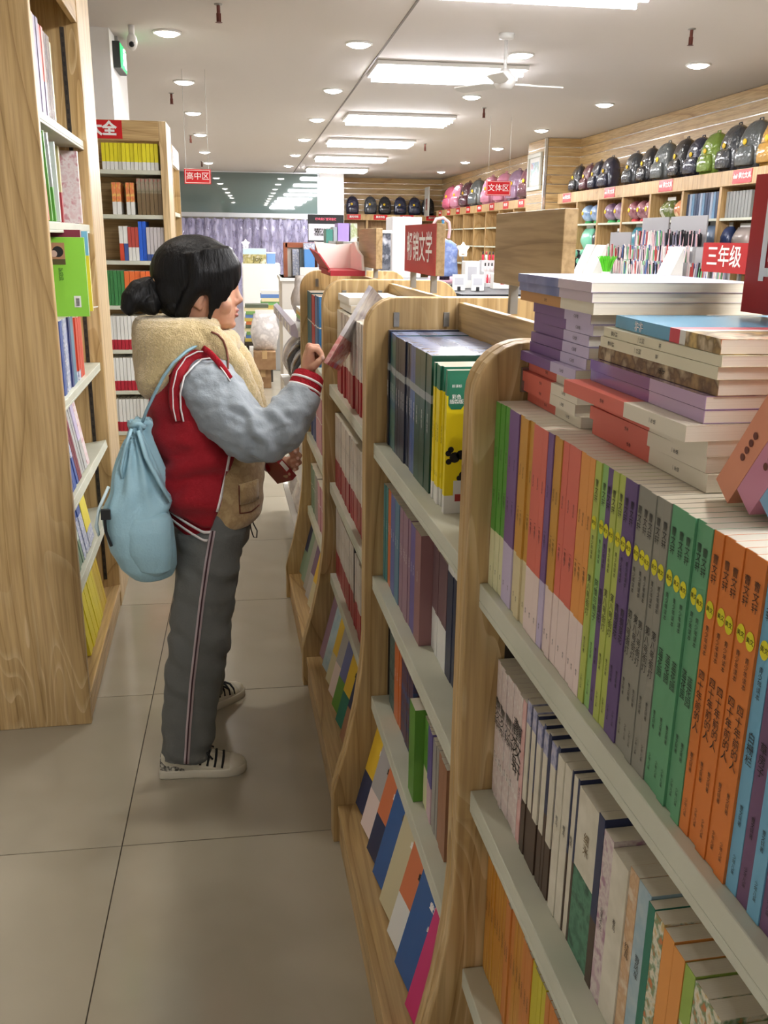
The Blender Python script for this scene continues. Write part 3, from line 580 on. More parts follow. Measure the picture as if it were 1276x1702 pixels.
for i, (st, t) in enumerate(SB):
    cnt[st['name']] = cnt.get(st['name'], 0)+1
    big = i >= 10
    jd, js = rnd.uniform(-.003, .003), rnd.uniform(-.004, .004)
    if i == 4: jd = -.012
    nm = {'flat coral': 'coral and eggshell', 'flat purple': 'purple and lilac', 'flat tan': 'tan and eggshell', 'flat wash blue': 'blue and blush'}[st['name']]
    flat(st, t, .24 if big else .180, .185 if big else .13, .066+jd+(-.006 if big else .004)-.006*(i < 4), -1.056+js-(.022 if big else 0), zt, '%s %s book from the bottom, %s' % (nth(cnt[st['name']]), nm, W1), yaw=rnd.uniform(-.012, .012))
    zt += t+.0004
COMIC = cm('comic_blue', (96, 166, 204), rough=.25); COMT = cm('comic_art', (206, 176, 110), blot=[(120, 96, 60), (226, 210, 180), (200, 110, 60)], blot_scale=30, rough=.3); STRIP = cm('comic_red', (206, 66, 84)); IV2 = cm('pale_ivory', (226, 220, 192)); PATT = cm('sepia_pattern', (168, 136, 92), blot=[(106, 78, 54), (206, 186, 150)], blot_scale=40); LIL2 = cm('film_lilac', (186, 160, 196), rough=.12, coat=.6); PUR2 = cm('film_purple', (126, 82, 142), rough=.12, coat=.6)
S_G1 = style('comic', [(.28, COMT), (.33, WHT), (.42, STRIP), (1, COMIC)], [('v', '爷爷', .72, .012, WHITE_INK)]); S_G2 = style('ivory novel', [(1, IV2)], [('v', '曹文轩', .88, .006, INK), ('v', '一只狗', .62, .006, INK), ('v', '著', .45, .005, INK)]); S_G3 = style('sepia', [(1, PATT)], [('v', '童年', .4, .008, INK)]); S_G4 = style('film', [(.42, LIL2), (1, PUR2)])
zt = 1.2735; W2 = 'right stack on nearest bookcase'
SB2 = [(S_F4, .0150, .07, -1.318, .235, 0, 'coral and eggshell'), (S_F4, .0131, .07, -1.314, .235, .01, 'coral and eggshell'), (S_F4, .0131, .068, -1.316, .235, -.01, 'coral and eggshell'), (S_F4, .0131, .046, -1.32, .245, .03, 'coral and eggshell'),
       (S_G4, .0105, .062, -1.316, .232, -.005, 'film wrapped purple'), (S_G4, .0105, .062, -1.316, .232, .0, 'film wrapped purple'), (S_G3, .0128, .07, -1.318, .235, .0, 'sepia patterned'), (S_G2, .0099, .066, -1.322, .232, -.01, 'ivory'), (S_G2, .0086, .066, -1.326, .235, -.02, 'ivory'), (S_G1, .0118, .066, -1.322, .225, -.06, 'sky blue comic')]
cnt = {}
for st, t, d, s, h, yw, nm in SB2:
    cnt[nm] = cnt.get(nm, 0)+1
    flat(st, t, h, .165 if zt > 1.346 else .13, d, s, zt, '%s %s book from the bottom, %s' % (nth(cnt[nm]), nm, W2), yaw=yw); zt += t+.0004
# tilted books at the right edge
for i, (st, nm, s0) in enumerate([(style('salmon', [(1, cm('salmon', (222, 148, 116)))], [('v', '●●●●', .25, .0085, mat('badge_ink', (110, 60, 50)))]), 'salmon', -1.342), (style('pink rose', [(1, cm('orchid_pink', (204, 136, 160)))], [('v', '●●●●', .25, .0085, mat('badge_ink', (110, 60, 50)))]), 'orchid pink', -1.372), (style('powder blue', [(1, cm('powder_blue', (128, 172, 206)))], [('v', '●●●●', .25, .0085, mat('badge_ink', (110, 60, 50)))]), 'powder blue', -1.402)]):
    M = axes(W(.066, s0, 1.276), ED, ES, EZ) @ Matrix.Rotation(.62, 4, 'X') @ Matrix.Translation((0, .0, .009))
    book(st, .024, .20, .13, M, '%s book tilted over beside the stacks on the nearest bookcase' % nm)
# lying white books on the third bookcase
for i in range(2):
    flat(style('white flat', [(1, WHT)], desc='white'), .02, .24, .15, .045-.003*i, .56+.02*(i % 2), 1.268+.0204*i, '%s white book from the bottom of the flat pile on the third bookcase' % nth(i+1))

# ---- signs standing on the dividers
SIGNWOOD = wood('sign_veneer', (188, 160, 118), (176, 148, 106), (156, 128, 88), stretch=(5, .8, 6), rings=5, fine=(70, 3, 70))
def board_sign(s0, s1, z0, z1, txt, label, fs=.08, d=.205, posts=None, foot=1.337):
    r = tag(empty('shelf_sign', axes(W(d, (s0+s1)/2, z0), ED, ES, EZ)), label, 'sign')
    w = s1-s0; h = z1-z0
    MB().box(0, .022, -w/2, w/2, 0, h).build('board', SIGNWOOD, r, bevel=.0015)
    if txt:
        MB().box(-.0012, 0, -w/2, w/2, 0, h).build('face_sheet', mat('sign_red', (172, 28, 34), .4), r)
        link('lettering', text_mesh(txt, fs, WHITE_INK, bold=.012), r, M=axes((-.002, 0, h*.5), (0, -1, 0), (0, 0, 1), (-1, 0, 0)))
    for p in (posts or (-w*.33, w*.33)): MB().box(.004, .018, p-.007, p+.007, -(z0-foot), 0).build('post', STEEL, r)
board_sign(.243, .622, 1.380, 1.501, '畅销文学', 'red board sign reading 畅销文学 on steel posts above the third bookcase', .078)
board_sign(1.12, 1.505, 1.368, 1.498, None, 'plain ash board sign on the fourth bookcase, its lettered side turned away')
board_sign(-.60, -.245, 1.388, 1.512, None, 'plain ash board sign on the second bookcase, its lettered side turned away', posts=(.085, .14-.3))
board_sign(-1.49, -1.112, 1.400, 1.528, '国学经典', 'large red board sign at the right edge above the nearest bookcase', .085)
# ================================================================== tall bookcase on the left of the aisle
OL = Vector((-.524, 2.65, 0)); EL = Vector((-.033, 1, 0)).normalized(); DL = Vector((-EL.y, EL.x, 0))
def WL(d, s, z): return OL+DL*d+EL*s+EZ*z
def BL(d, s, z, back=0.0, lean=0.0):
    M = axes(WL(d, s, z+.0006), DL, -EL, EZ)
    if back: M = M @ Matrix.Rotation(back, 4, 'Y')
    if lean: M = M @ Matrix.Rotation(lean, 4, 'X')
    return M
BRIGHTASH = wood('brightened_ash', (222, 196, 152), (212, 184, 138), (186, 156, 108))  # lighter ash: brightness of the lit bookcase end put into the colour
tall = tag(empty('tall_bookcase', axes(OL, DL, -EL, EZ)), 'tall ash bookcase at the left edge, its end panel facing the camera', 'bookcase')
MB().box(0, .40, -.030, 0, 0, 2.38).build('side_panel', ASH, tall, bevel=.003)
MB().box(0, .40, -1.0, -.970, 0, 2.38).build('side_panel', ASH, tall, bevel=.003)
MB().box(.34, .352, -.970, -.030, .06, 2.36).build('back_panel', ASH, tall)
MB().box(.004, .024, -.970, -.030, 2.165, 2.36).build('valance', ASH_H, tall, bevel=.002)
MB().box(.004, .34, -.970, -.030, 2.36, 2.38).build('top_board', ASH_H, tall)
for z in (1.785, 1.50, 1.0, .70, .437):
    Ms = Matrix.Translation((.012, 0, z)) @ Matrix.Rotation(.16 if z < .8 else 0, 4, 'Y')
    mb = MB(); mb.box(0, .32, -.9695, -.0305, -.022, 0, 0, Ms); mb.box(0, .010, -.9695, -.0305, -.030, -.022, 0, Ms); mb.build('shelf', SHELF, tall, bevel=.0015)
MB().box(0, .32, -.9695, -.0305, -.02, 0, 0, Matrix.Translation((.0, 0, .095)) @ Matrix.Rotation(.16, 4, 'Y')).build('ledge_board', ASH_H, tall, bevel=.002)
MB().box(.004, .02, -.9695, -.0305, 0, .072).build('kick_board', ASH_H, tall)
for x in (.055,):
    mb = MB(); mb.box(x-.007, x+.007, -.9697, -.968, .12, 2.15, 0)
    for k in range(66): mb.box(x-.0035, x+.0035, -.9680, -.9674, .135+.0305*k, .150+.0305*k, 1)
    mb.build('shelf_standard', [HOLES, DARKHOLE], tall)
tall2 = tag(empty('tall_bookcase', axes(WL(0, 1.003, 0), DL, -EL, EZ)), 'tall ash bookcase behind the left bookcase, only its end showing, coloured as if lit', 'bookcase')
MB().box(0, .025, -.31, 0, 0, 2.6).build('side_panel', BRIGHTASH, tall2, bevel=.002); MB().box(.855, .88, -.31, 0, 0, 2.6).build('side_panel', BRIGHTASH, tall2)
MB().box(.025, .855, -.02, -.004, 0, 2.6).build('back_panel', BRIGHTASH, tall2)
for k in range(6): MB().box(.025, .855, -.30, -.02, .1+.45*k, .125+.45*k).build('shelf', SHELF, tall2)
def rowl(specs, s, d, z, where, w=.17, back=0.0):
    """fills from the near panel away from the camera"""
    seen = {}
    for n, t, h, st in specs:
        if st is None: s += t*n; continue
        for k in range(n):
            i = seen[st['desc']] = seen.get(st['desc'], 0)+1
            book(st, t, h, w, BL(d+rnd.uniform(0, .006), s+t/2, z, back), '%s %s book from the near end panel, %s' % (nth(i), st['desc'], where), '%s books, %s' % (st['desc'], where), texts=False); s += t+.0018
FILM = cm('shrink_film', (176, 170, 176), rough=.12, coat=.7, blot=[(206, 196, 196), (150, 142, 150)], blot_scale=12)
DPL = cm('aubergine', (74, 44, 62)); PCH = cm('peach_spine', (216, 150, 116)); GRP = cm('grape_grey', (128, 116, 138)); KHAKI = cm('khaki', (190, 182, 128)); MINT = cm('mint_white', (206, 216, 206)); BRAND = cm('denim_blue', (60, 84, 146)); SKYW = cm('label_white', (206, 208, 214), blot=[(150, 160, 190), (224, 224, 226)], blot_scale=60); SCAR = cm('scarlet', (204, 72, 46)); VWINE = cm('wine', (110, 30, 50)); SILV = cm('silver', (182, 182, 180), rough=.25); LPINK = cm('pale_pink_print', (222, 196, 196), blot=[(232, 222, 220), (204, 150, 156)], blot_scale=40); CANARY = cm('canary', (222, 206, 52))
V = lambda n, m, m2=None, c=.4: style('l '+n, [(c, m2), (1, m)] if m2 else [(1, m)], desc=n)
LB = 'left bookcase'
rowl([(2, .03, .25, V('aubergine', DPL)), (2, .03, .25, V('peach', PCH)), (2, .035, .25, V('grape grey', GRP)), (2, .03, .24, V('salmon and grape', CORAL, GRP)), (2, .05, .235, V('film wrapped', FILM)), (1, .05, .228, V('khaki', KHAKI))], .07, .022, 1.785, 'top shelf, '+LB, w=.2)
# leaning books on the second shelf
for i, (nm, m, m2, s, lean, h, t, d) in enumerate([('white', MINT, CORAL, .16, -.12, .24, .014, .02), ('leaf green', GREEN, GREEN, .22, -.16, .24, .016, .02), ('silver and green', SILV, GREEN, .30, -.18, .242, .02, .022), ('mint white', MINT, MINT, .50, -.05, .235, .02, .04), ('khaki and maroon', KHAKI, MAROON, .70, 0, .24, .025, .06), ('pale pink', LPINK, LPINK, .88, -.02, .24, .026, .024)]):
    book(V(nm, m, m2), t, h, .20, BL(d, s, 1.503, 0, lean), '%s book leaning on the second shelf, left bookcase' % nm, texts=False)
rowl([(3, .03, .22, V('denim blue and white', SKYW, BRAND, .3)), (2, .04, .22, V('denim blue', BRAND)), (3, .03, .22, V('white labelled', SKYW)), (2, .035, .218, V('dark denim', cm('dark_denim', (40, 54, 110)))), (2, .035, .215, V('steel blue', SLATEB)), (3, .03, .205, V('white and scarlet', SCAR, SKYW, .15)), (2, .04, .20, V('scarlet', SCAR))], .05, .022, 1.0, 'third shelf, '+LB, w=.2)
gb = V('apple green', cm('apple_green', (138, 204, 66)))
Mg = axes(WL(.155, .335, 1.2235), -DL, EL, EZ)
g_ = book(gb, .014, .234, .202, Mg, 'apple green book facing the camera above the third shelf, left bookcase', texts=False)
def gpart(nm, me, x, z, k=1): link(nm, me, g_, M=axes((x, -.0072-.0005*k, z), (1, 0, 0), (0, 0, 1), (0, -1, 0)))
photo = MB(); photo.box(-.026, .026, -.032, .032, 0, .0003, 0); photo.disc((.006, .006), .016, .0006, 16, 1); photo.disc((-.006, 0), .010, .0008, 12, 2); photo.box(-.026, .026, -.032, -.016, .0003, .0005, 3)
gpart('cover_photo', photo.mesh('cover_photo', [cm('photo_tan', (176, 130, 96)), INK, cm('photo_skin', (206, 176, 160)), cm('photo_olive', (84, 76, 44))]), .118, .186)
gpart('cover_title', text_mesh('好妈妈', .014, mat('green_ink', (84, 134, 44)), vertical=True, space=.9), .128, .125)
gpart('cover_line', MB().box(-.001, .001, -.07, .07, 0, .0003).mesh('cover_line', [mat('green_ink', (84, 134, 44))]), .100, .095)
gpart('barcode_label', MB().box(-.010, .010, -.017, .017, 0, .0003).mesh('barcode_label', [WHT]), .170, .045)
bars = MB()
for k in range(9): bars.box(-.005, .005, -.012+.0027*k, -.0108+.0027*k+.0006*(k % 3 == 0), 0, .0004)
gpart('barcode', bars.mesh('barcode', [INK]), .170, .045, 2)
book(V('wine', VWINE), .02, .045, .19, axes(WL(.155, .36, 1.4345-.0), -DL, EL, EZ) , 'wine red booklet just under the second shelf, above the apple green book', texts=False)
book(V('sky blue and yellow', BLUE, CANARY, .7), .018, .25, .19, axes(WL(.155, .52, 1.226), -DL, EL, EZ), 'sky blue and yellow book standing behind the apple green book, left bookcase', texts=False)
rowl([(3, .035, .24, V('white and red', SKYW, CORAL)), (2, .04, .245, V('denim blue', BRAND)), (2, .03, .245, V('white over denim', SKYW, BRAND, .35)), (2, .03, .24, V('dark wine', VWINE)), (3, .03, .245, V('silver', SILV)), (1, .05, .25, V('pale lilac', LILAC, SILV)), (1, .055, .25, V('pale pink print', LPINK))], .05, .022, .704, 'fourth shelf, '+LB, w=.16, back=.16)
rowl([(4, .03, .215, V('forest and white', FOREST, WHT, .5)), (4, .028, .215, V('mint white', MINT, SAGE, .35)), (4, .03, .215, V('denim and white', BRAND, SKYW, .6)), (4, .03, .215, V('canary and white', CANARY, SKYW, .25))], .05, .022, .441, 'fifth shelf, '+LB, w=.16, back=.16)
rowl([(10, .034, .27, V('canary', CANARY, None)), (4, .034, .27, V('canary and denim', CANARY, cm('mustard', (206, 176, 50)), .8))], .30, .03, .094, 'bottom ledge, '+LB, w=.16, back=.16)
slip = tag(MB().loft([[(0, y, z) for y, z in [(-.03, 0), (.03, 0), (.032, .003), (-.028, .003)]], [(.03, y, z+.012) for y, z in [(-.026, 0), (.03, 0), (.03, .003), (-.026, .003)]], [(.055, y, z+.016) for y, z in [(-.012, 0), (.02, 0), (.02, .003), (-.012, .003)]]]).build('paper_slip', WHT), 'torn white paper slip sticking out above the scarlet books, left bookcase', 'paper slip')
slip.matrix_world = axes(WL(.03, .72, 1.208), -DL, -EL, EZ)

# ================================================================== bookcase with the sign 大全, facing the camera
dq = tag(empty('tall_bookcase', T(-1.38, 6.2, 0)), 'tall ash bookcase facing the camera with red sign ending in 大全', 'bookcase')
Wd = .905
MB().box(0, .03, 0, .36, 0, 2.14).build('side_panel', ASH, dq, bevel=.003); MB().box(Wd-.045, Wd, 0, .36, 0, 2.14).build('side_panel', BRIGHTASH, dq, bevel=.003)
MB().box(.03, Wd-.045, .345, .357, .05, 2.12).build('back_panel', ASH_X, dq); MB().box(.03, Wd-.045, 0, .02, 2.025, 2.14).build('header_board', ASH_X, dq, bevel=.002)
for z in (1.855, 1.59, 1.31, 1.03, .747, .479, .205): MB().box(.0305, Wd-.0455, .01, .345, z-.025, z).build('shelf', SHELF, dq, bevel=.0015)
MB().box(.0305, Wd-.0455, .015, .03, 0, .18).build('kick_board', ASH_X, dq)
sg = MB().box(.08, .642, -.004, 0, 2.032, 2.137).build('sign_face', RED, dq); link('lettering', text_mesh('作文大全', .085, WHITE_INK, bold=.04), sg, M=axes((.44, -.0055, 2.084), (1, 0, 0), (0, 0, 1), (0, -1, 0)))
def rowq(specs, x, z, where, w=.2, y=6.215, name='book'):
    """fills from the right panel to the left"""
    seen = {}
    for n, t, h, st in specs:
        if st is None: x -= t*n; continue
        for k in range(n):
            i = seen[st['desc']] = seen.get(st['desc'], 0)+1
            book(st, t, h, w, axes((x-t/2, y+rnd.uniform(0, .012), z+.0006), (0, 1, 0), (-1, 0, 0), (0, 0, 1)), '%s %s book from the right, %s' % (nth(i), st['desc'], where), '%s books, %s' % (st['desc'], where), name=name, texts=False); x -= t+.0024
Q = 'bookcase under the 大全 sign'
XR = -.522
rowq([(1, .012, .2, None), (14, .022, .155, V('yellow and white', cm('lemon', (230, 218, 40)), WHT, .3))], XR, 1.855, 'top shelf, '+Q)
OGW = V('orange and white', cm('warm_orange', (232, 176, 70), blot=[(226, 120, 80), (236, 200, 110)], blot_scale=30), WHT, .4); BRG = V('brick and grey', cm('brick_grey', (176, 96, 84), blot=[(150, 140, 120), (120, 110, 84)], blot_scale=25), cm('olive_brown', (112, 92, 62)), .6)
rowq([(6, .0235, .215, BRG), (1, .015, .2, None), (2, .024, .19, OGW), (1, .03, .2, None), (2, .025, .19, OGW)], XR, 1.59, 'second shelf, '+Q)
rowq([(5, .020, .205, V('red-topped grey', cm('ash_grey', (196, 190, 190)), BRAND, .2)), (2, .022, .24, V('bright blue', cm('vivid_blue', (40, 96, 206)))), (3, .02, .205, V('rust and white', cm('rust_red', (176, 70, 60)), WHT, .4)), (1, .024, .21, V('dark blue and white', WHT, BRAND, .5)), (1, .024, .21, V('brick and white', WHT, SCAR, .5))], XR, 1.31, 'third shelf, '+Q)
rowq([(3, .02, .22, V('straw yellow', cm('straw', (206, 190, 70)))), (2, .03, .215, V('hot orange', cm('hot_orange', (226, 104, 50)))), (4, .031, .215, V('vivid orange', cm('vivid_orange', (222, 110, 54)))), (5, .020, .218, V('emerald', cm('emerald', (62, 130, 72))))], XR, 1.03, 'fourth shelf, '+Q)
WR = V('white and crimson', WHT, cm('crimson', (170, 34, 50)), .3)
for z, n in ((.747, 'fifth'), (.479, 'sixth'), (.205, 'seventh')): rowq([(1, .10, .2, None), (12, .021, .215, WR)], XR, z, n+' shelf, '+Q, name='textbook')
d2 = tag(empty('tall_bookcase', T(-.472, 6.22, 0)), 'tall narrow ash bookcase facing the aisle, joined to the right of the 大全 bookcase', 'bookcase')
MB().box(-.33, 0, .345, .37, 0, 2.04).build('side_panel', ASH, d2); MB().box(-.33, 0, .95, .975, 0, 2.04).build('side_panel', ASH, d2); MB().box(-.33, -.31, .37, .95, 0, 2.04).build('back_panel', ASH_H, d2)
MB().box(-.02, 0, .37, .95, 1.92, 2.04).build('header_board', WHITE, d2); MB().box(0, .003, .40, .66, 1.935, 2.03).build('sign_face', RED, d2)
for z in (1.62, 1.33, 1.05, .75, .45, .1): MB().box(-.31, -.005, .371, .949, z-.025, z).build('shelf', SHELF, d2)

# ================================================================== display gondola behind the island, goods in film
FILMW = mat('milky_film', (212, 206, 204), 0.18, 0.6, blot=[(190, 184, 182), (232, 226, 222)], blot_scale=14, bump=.7, bump_scale=18)
RAIL = mat('price_rail', (190, 186, 210), .3)
go = tag(empty('display_gondola', Matrix.Translation(W(0, 1.78, 0)) @ Matrix.Rotation(ANG, 4, 'Z')), 'white steel display gondola with sloping price rail behind the island bookcases', 'shelf unit')
LG = 1.2
MB().box(.30, .32, 0, LG, 0, 1.45).build('back_panel', WHITE, go)
for z in (.16, .46, .76, 1.10): MB().box(0.0, .30, 0, LG, z-.02, z).build('shelf', WHITE, go)
MB().prism([(-.03, 1.085), (0, 1.075), (0, 1.10), (-.012, 1.135), (-.03, 1.125)], 0, LG, 'xz').build('price_rail', RAIL, go)
for k in range(6): MB().box(-.0335, -.0305, .05+.19*k, .13+.19*k, 1.092, 1.118).build('price_tag', WHITE_INK, go)
for k in (0, .585, LG-.03): MB().box(.26, .30, k, k+.03, 0, 1.45).build('upright', STEEL, go)
def soft(bm_pts, nm, m, M, parent=None): pass
def pouch(M, w, h, t, m, label, cat='bag', group=None, nm='film_pouch'):
    rings = []
    for k in range(9):
        f = k/8; tt = t*math.sin(math.pi*min(max(f*.92+.04, 0), 1))**.6*.5
        ww = w/2*(1-.12*math.cos(f*math.pi*2)); a = []
        for j in range(14):
            q = 2*math.pi*j/14
            a.append((ww*math.copysign(abs(math.cos(q))**.6, math.cos(q))+rnd.uniform(-.004, .004), tt*math.sin(q)+rnd.uniform(-.004, .004), f*h))
        rings.append(a)
    mb = MB(); mb.loft(rings); me = mb.mesh(nm, [m], True)
    o = tag(link(nm, me, M=M), label, cat, group)
    hd = MB(); hd.box(-w*.35, w*.35, -.004, .004, h-.004, h+.035); link('header_card', hd.mesh('header_card', [WHITE]), o)
    return o
BLK = mat('black_film', (34, 34, 36), .2, .6, bump=.6, bump_scale=20)
for zi, (z, lv) in enumerate(((.762, 'upper'), (.462, 'middle'), (.162, 'lower'))):
    for k in range(4):
        m, nm = (BLK, 'black') if zi == 0 and k in (1, 2) else (FILMW, 'milky')
        pouch(Matrix.Translation(W(.085, 1.95+.29*k, z)) @ Matrix.Rotation(ANG+math.pi/2, 4, 'Z'), .25, .22, .17, m, '%s film pack on the %s shelf of the gondola, %s from the camera' % (nm, lv, nth(k+1)), 'pack', 'film packs on the gondola')
pouch(Matrix.Translation(W(.12, 2.25, 1.103)), .20, .20, .2, FILMW, 'rounded milky plastic bag on top of the display gondola', 'bag')

# boxes and piles standing on the floor beyond
def crate(nm, x0, x1, y, dep, z0, z1, m, label, cat, extra=None, bevel=.004, rz=0):
    r = tag(empty(nm, T((x0+x1)/2, y, z0, rz)), label, cat); w = (x1-x0)/2
    MB().box(-w, w, 0, dep, 0, z1-z0).build('body', m, r, bevel=bevel)
    if extra: extra(r, w, dep, z1-z0)
    return r
CARD = mat('kraft_card', (146, 114, 80), .7, blot=[(130, 98, 66), (160, 128, 92)], blot_scale=5)
def tape(r, w, d, h):
    MB().box(-.025, .025, -.001, d, h, h+.0012).build('tape', mat('parcel_tape', (176, 146, 104), .25), r); MB().box(-.025, .025, -.0012, 0, h*.6, h).build('tape', MATS['parcel_tape'], r)
crate('cardboard_box', .04, .20, 9.3, .3, 0, .19, CARD, 'lower brown cardboard box on the floor beside the gondola', 'box', tape)
crate('cardboard_box', .03, .25, 9.25, .35, .191, .37, CARD, 'upper brown cardboard box stacked beside the gondola', 'box', tape)
pouch(T(.15, 9.42, .372), .26, .36, .2, FILMW, 'large milky plastic bag standing on the brown boxes', 'bag')
PB = [cm('pile_a', (196, 176, 90)), cm('pile_b', (96, 130, 186)), cm('pile_c', (120, 160, 90)), cm('pile_d', (226, 214, 170)), cm('pile_e', (84, 92, 74)), cm('pile_f', (214, 120, 70))]
z = .0
tb = tag(empty('low_table', T(-.06, 9.7, 0)), 'low dark plinth carrying a pile of bright books by the white cabinet', 'table')
MB().box(0, .30, 0, .5, .38, .42).build('top', mat('dark_laminate', (58, 52, 46), .5), tb)
for q in ((.02, .02), (.26, .02), (.02, .46), (.26, .46)): MB().box(q[0], q[0]+.03, q[1], q[1]+.03, 0, .38).build('leg', MATS['dark_laminate'], tb)
z = .421
for i in range(11):
    h = .034; book(style('pile%d' % i, [(1, PB[i % 6])], desc='pile'), h, .24, .2, axes((-.05+.008*(i % 3), 9.72+.006*(i % 2), z+h/2), (0, 1, 0), (0, 0, 1), (1, 0, 0)), '%s book from the bottom of the bright pile on the low plinth' % nth(i+1), 'bright pile on the low plinth', texts=False); z += h+.0005
z = .0
crate('low_table', .123, .418, 10.6, .4, 0, .647, mat('grey_crate', (150, 148, 144), .5), 'grey plinth behind the gondola holding a pile of pale books', 'table')
z = .6475
for i in range(6):
    h = .040; book(style('pale%d' % i, [(1, [PB[3], PB[0], cm('pile_g', (120, 180, 110)), PB[3], PB[1], WHT][i])], desc='pale'), h, .24, .24, axes((.13+.012*(i % 2), 10.62+.01*(i % 3), z+h/2), (0, 1, 0), (0, 0, 1), (1, 0, 0)), '%s book from the bottom of the pale pile on the grey plinth' % nth(i+1), 'pale pile on the grey plinth', texts=False); z += h+.0005
# white cabinet at the till
def cab(r, w, d, h):
    MB().box(-w+.01, w-.01, -.006, 0, .03, h-.03).build('door', WHITE, r, bevel=.003); MB().box(w-.06, w-.045, -.02, -.006, h*.5, h*.62).build('handle', STEEL, r)
crate('white_cabinet', -.078, .42, 12.5, .6, 0, 1.13, WHITE, 'plain white till cabinet standing in front of the shop door', 'cabinet', cab)
def joy(r, w, d, h):
    MB().box(-w, w, -.002, 0, 0, h*.62).build('print_band', mat('meadow_print', (196, 186, 130), .5, blot=[(150, 140, 80), (220, 214, 190)], blot_scale=14), r)
    link('lettering', text_mesh('Joy', h*.5, mat('moss_ink', (96, 92, 52)), bold=.02), r, M=axes((w*.25, -.0035, h*.3), (1, 0, 0), (0, 0, 1), (0, -1, 0)))
crate('gift_box', -.06, .24, 12.55, .25, 1.131, 1.32, mat('box_sky', (196, 220, 232), .5), 'pale gift box printed Joy on top of the white cabinet', 'box', joy)
crate('blue_tub', .25, .36, 12.55, .2, 1.131, 1.26, mat('tub_blue', (120, 160, 214), .4), 'small blue carton beside the Joy box on the cabinet', 'box', lambda r, w, d, h: MB().box(-w-.003, w+.003, -.003, d+.003, h, h+.015).build('lid', WHITE, r))
def star(nm, M, r0, t, label, m=None, post=0):
    pts = [((r0 if k % 2 == 0 else r0*.55)*math.sin(k*math.pi/5), (r0 if k % 2 == 0 else r0*.55)*math.cos(k*math.pi/5)) for k in range(10)]
    o = tag(MB().prism(pts, -t/2, t/2, 'xz').build(nm, m or mat('night_light', (255, 248, 240), .5, emit=1.5), bevel=.01), label, 'lamp'); o.matrix_world = M
    if post: link('post', MB().tube([(0, 0, -r0*.9), (0, 0, -post)], .008, 8).mesh('post', [STEEL]), o)
    link('base', MB().box(-r0*.5, r0*.5, -t*.7, t*.7, -r0, -r0*.75).mesh('base', [WHITE]), o); return o
star('star_lamp', T(-.02, 12.62, 1.38), .06, .03, 'white star shaped night light by the Joy box')
# orange-brown display box with picture books, blue carton, yellow books
def disp(r, w, d, h):
    for s in (-1, 1): MB().box(s*w-.012, s*w+.012, -.02, d, 0, h).build('side_board', mat('russet_card', (150, 84, 56), .55), r)
    MB().box(-w, w, -.02, d, h-.03, h+.002).build('top_board', MATS['russet_card'], r)
    for i, (a, b, m) in enumerate([(-.55, -.1, SKYW), (-.06, .3, PALEB), (.34, .7, cm('film_grey', (190, 196, 200), rough=.2))]):
        MB().box(a*w, b*w, -.03, -.008, .01, h*.82).build('picture_card', m, r)
crate('display_box', .256, .46, 6.5, .12, 1.206, 1.43, mat('display_card', (196, 190, 180), .5), 'russet framed display box of picture cards beyond the island', 'box', disp)
crate('display_counter', .22, .75, 6.35, .6, 0, 1.205, mat('counter_board', (206, 200, 190), .5), 'pale counter beyond the island carrying boxes and folders', 'counter', lambda r, w, d, h: MB().box(-w-.01, w+.01, -.012, d+.01, h-.02, h).build('worktop', WHITE, r))
crate('carton', .375, .445, 6.2+.17, .08, 1.206, 1.43, mat('carton_blue', (84, 140, 200), .5), 'upright bright blue carton by the russet display box', 'box', lambda r, w, d, h: MB().box(-w-.002, w+.002, -.002, d+.002, h-.04, h).build('lid', SKYW, r))
for i, (x0, x1, z1, m, nm) in enumerate([(.526, .57, 1.52, cm('file_teal', (60, 128, 116)), 'teal'), (.574, .60, 1.535, cm('file_grey', (150, 160, 164)), 'grey'), (.605, .68, 1.56, cm('file_violet', (160, 134, 206)), 'violet'), (.69, .735, 1.56, cm('file_white', (206, 206, 196), blot=[(150, 160, 110), (220, 216, 210)], blot_scale=14), 'mottled white')]):
    book(style('file '+nm, [(1, m)], desc=nm), x1-x0, z1-1.206, .22, axes(((x0+x1)/2, 6.4, 1.2065), (0, 1, 0), (-1, 0, 0), (0, 0, 1)), '%s box file standing on the pale counter beyond the island' % nm, texts=False)
z = 1.2
for i in range(4):
    book(style('cream pad', [(1, cm('pad_cream', (222, 214, 168)))], desc='cream'), .045, .10, .11, axes((.478, 6.36, 1.2065+.0225+i*.0455), (0, 1, 0), (0, 0, 1), (1, 0, 0)), '%s cream note pad from the bottom on the pale counter' % nth(i+1), 'cream pads on the pale counter', name='note_pad', texts=False)
for i, (m, nm) in enumerate([(cm('lime_flat', (120, 180, 60)), 'lime'), (cm('amber_flat', (226, 180, 60)), 'amber'), (WHT, 'white')]):
    book(style('flat '+nm, [(1, m)], desc=nm), .014, .2, .15, axes(W(.01, 1.80, 1.145+.0145*i+.007), ED, -EZ, ES), '%s book lying on the near end of the gondola top' % nm, texts=False)
crate('gondola_riser', .222, .372, 3.79, .28, 1.101, 1.137, WHITE, 'white riser block under the flat books at the gondola end', 'block', lambda r, w, d, h: MB().box(-w, w, -.002, 0, .004, h-.004).build('front_strip', RAIL, r))
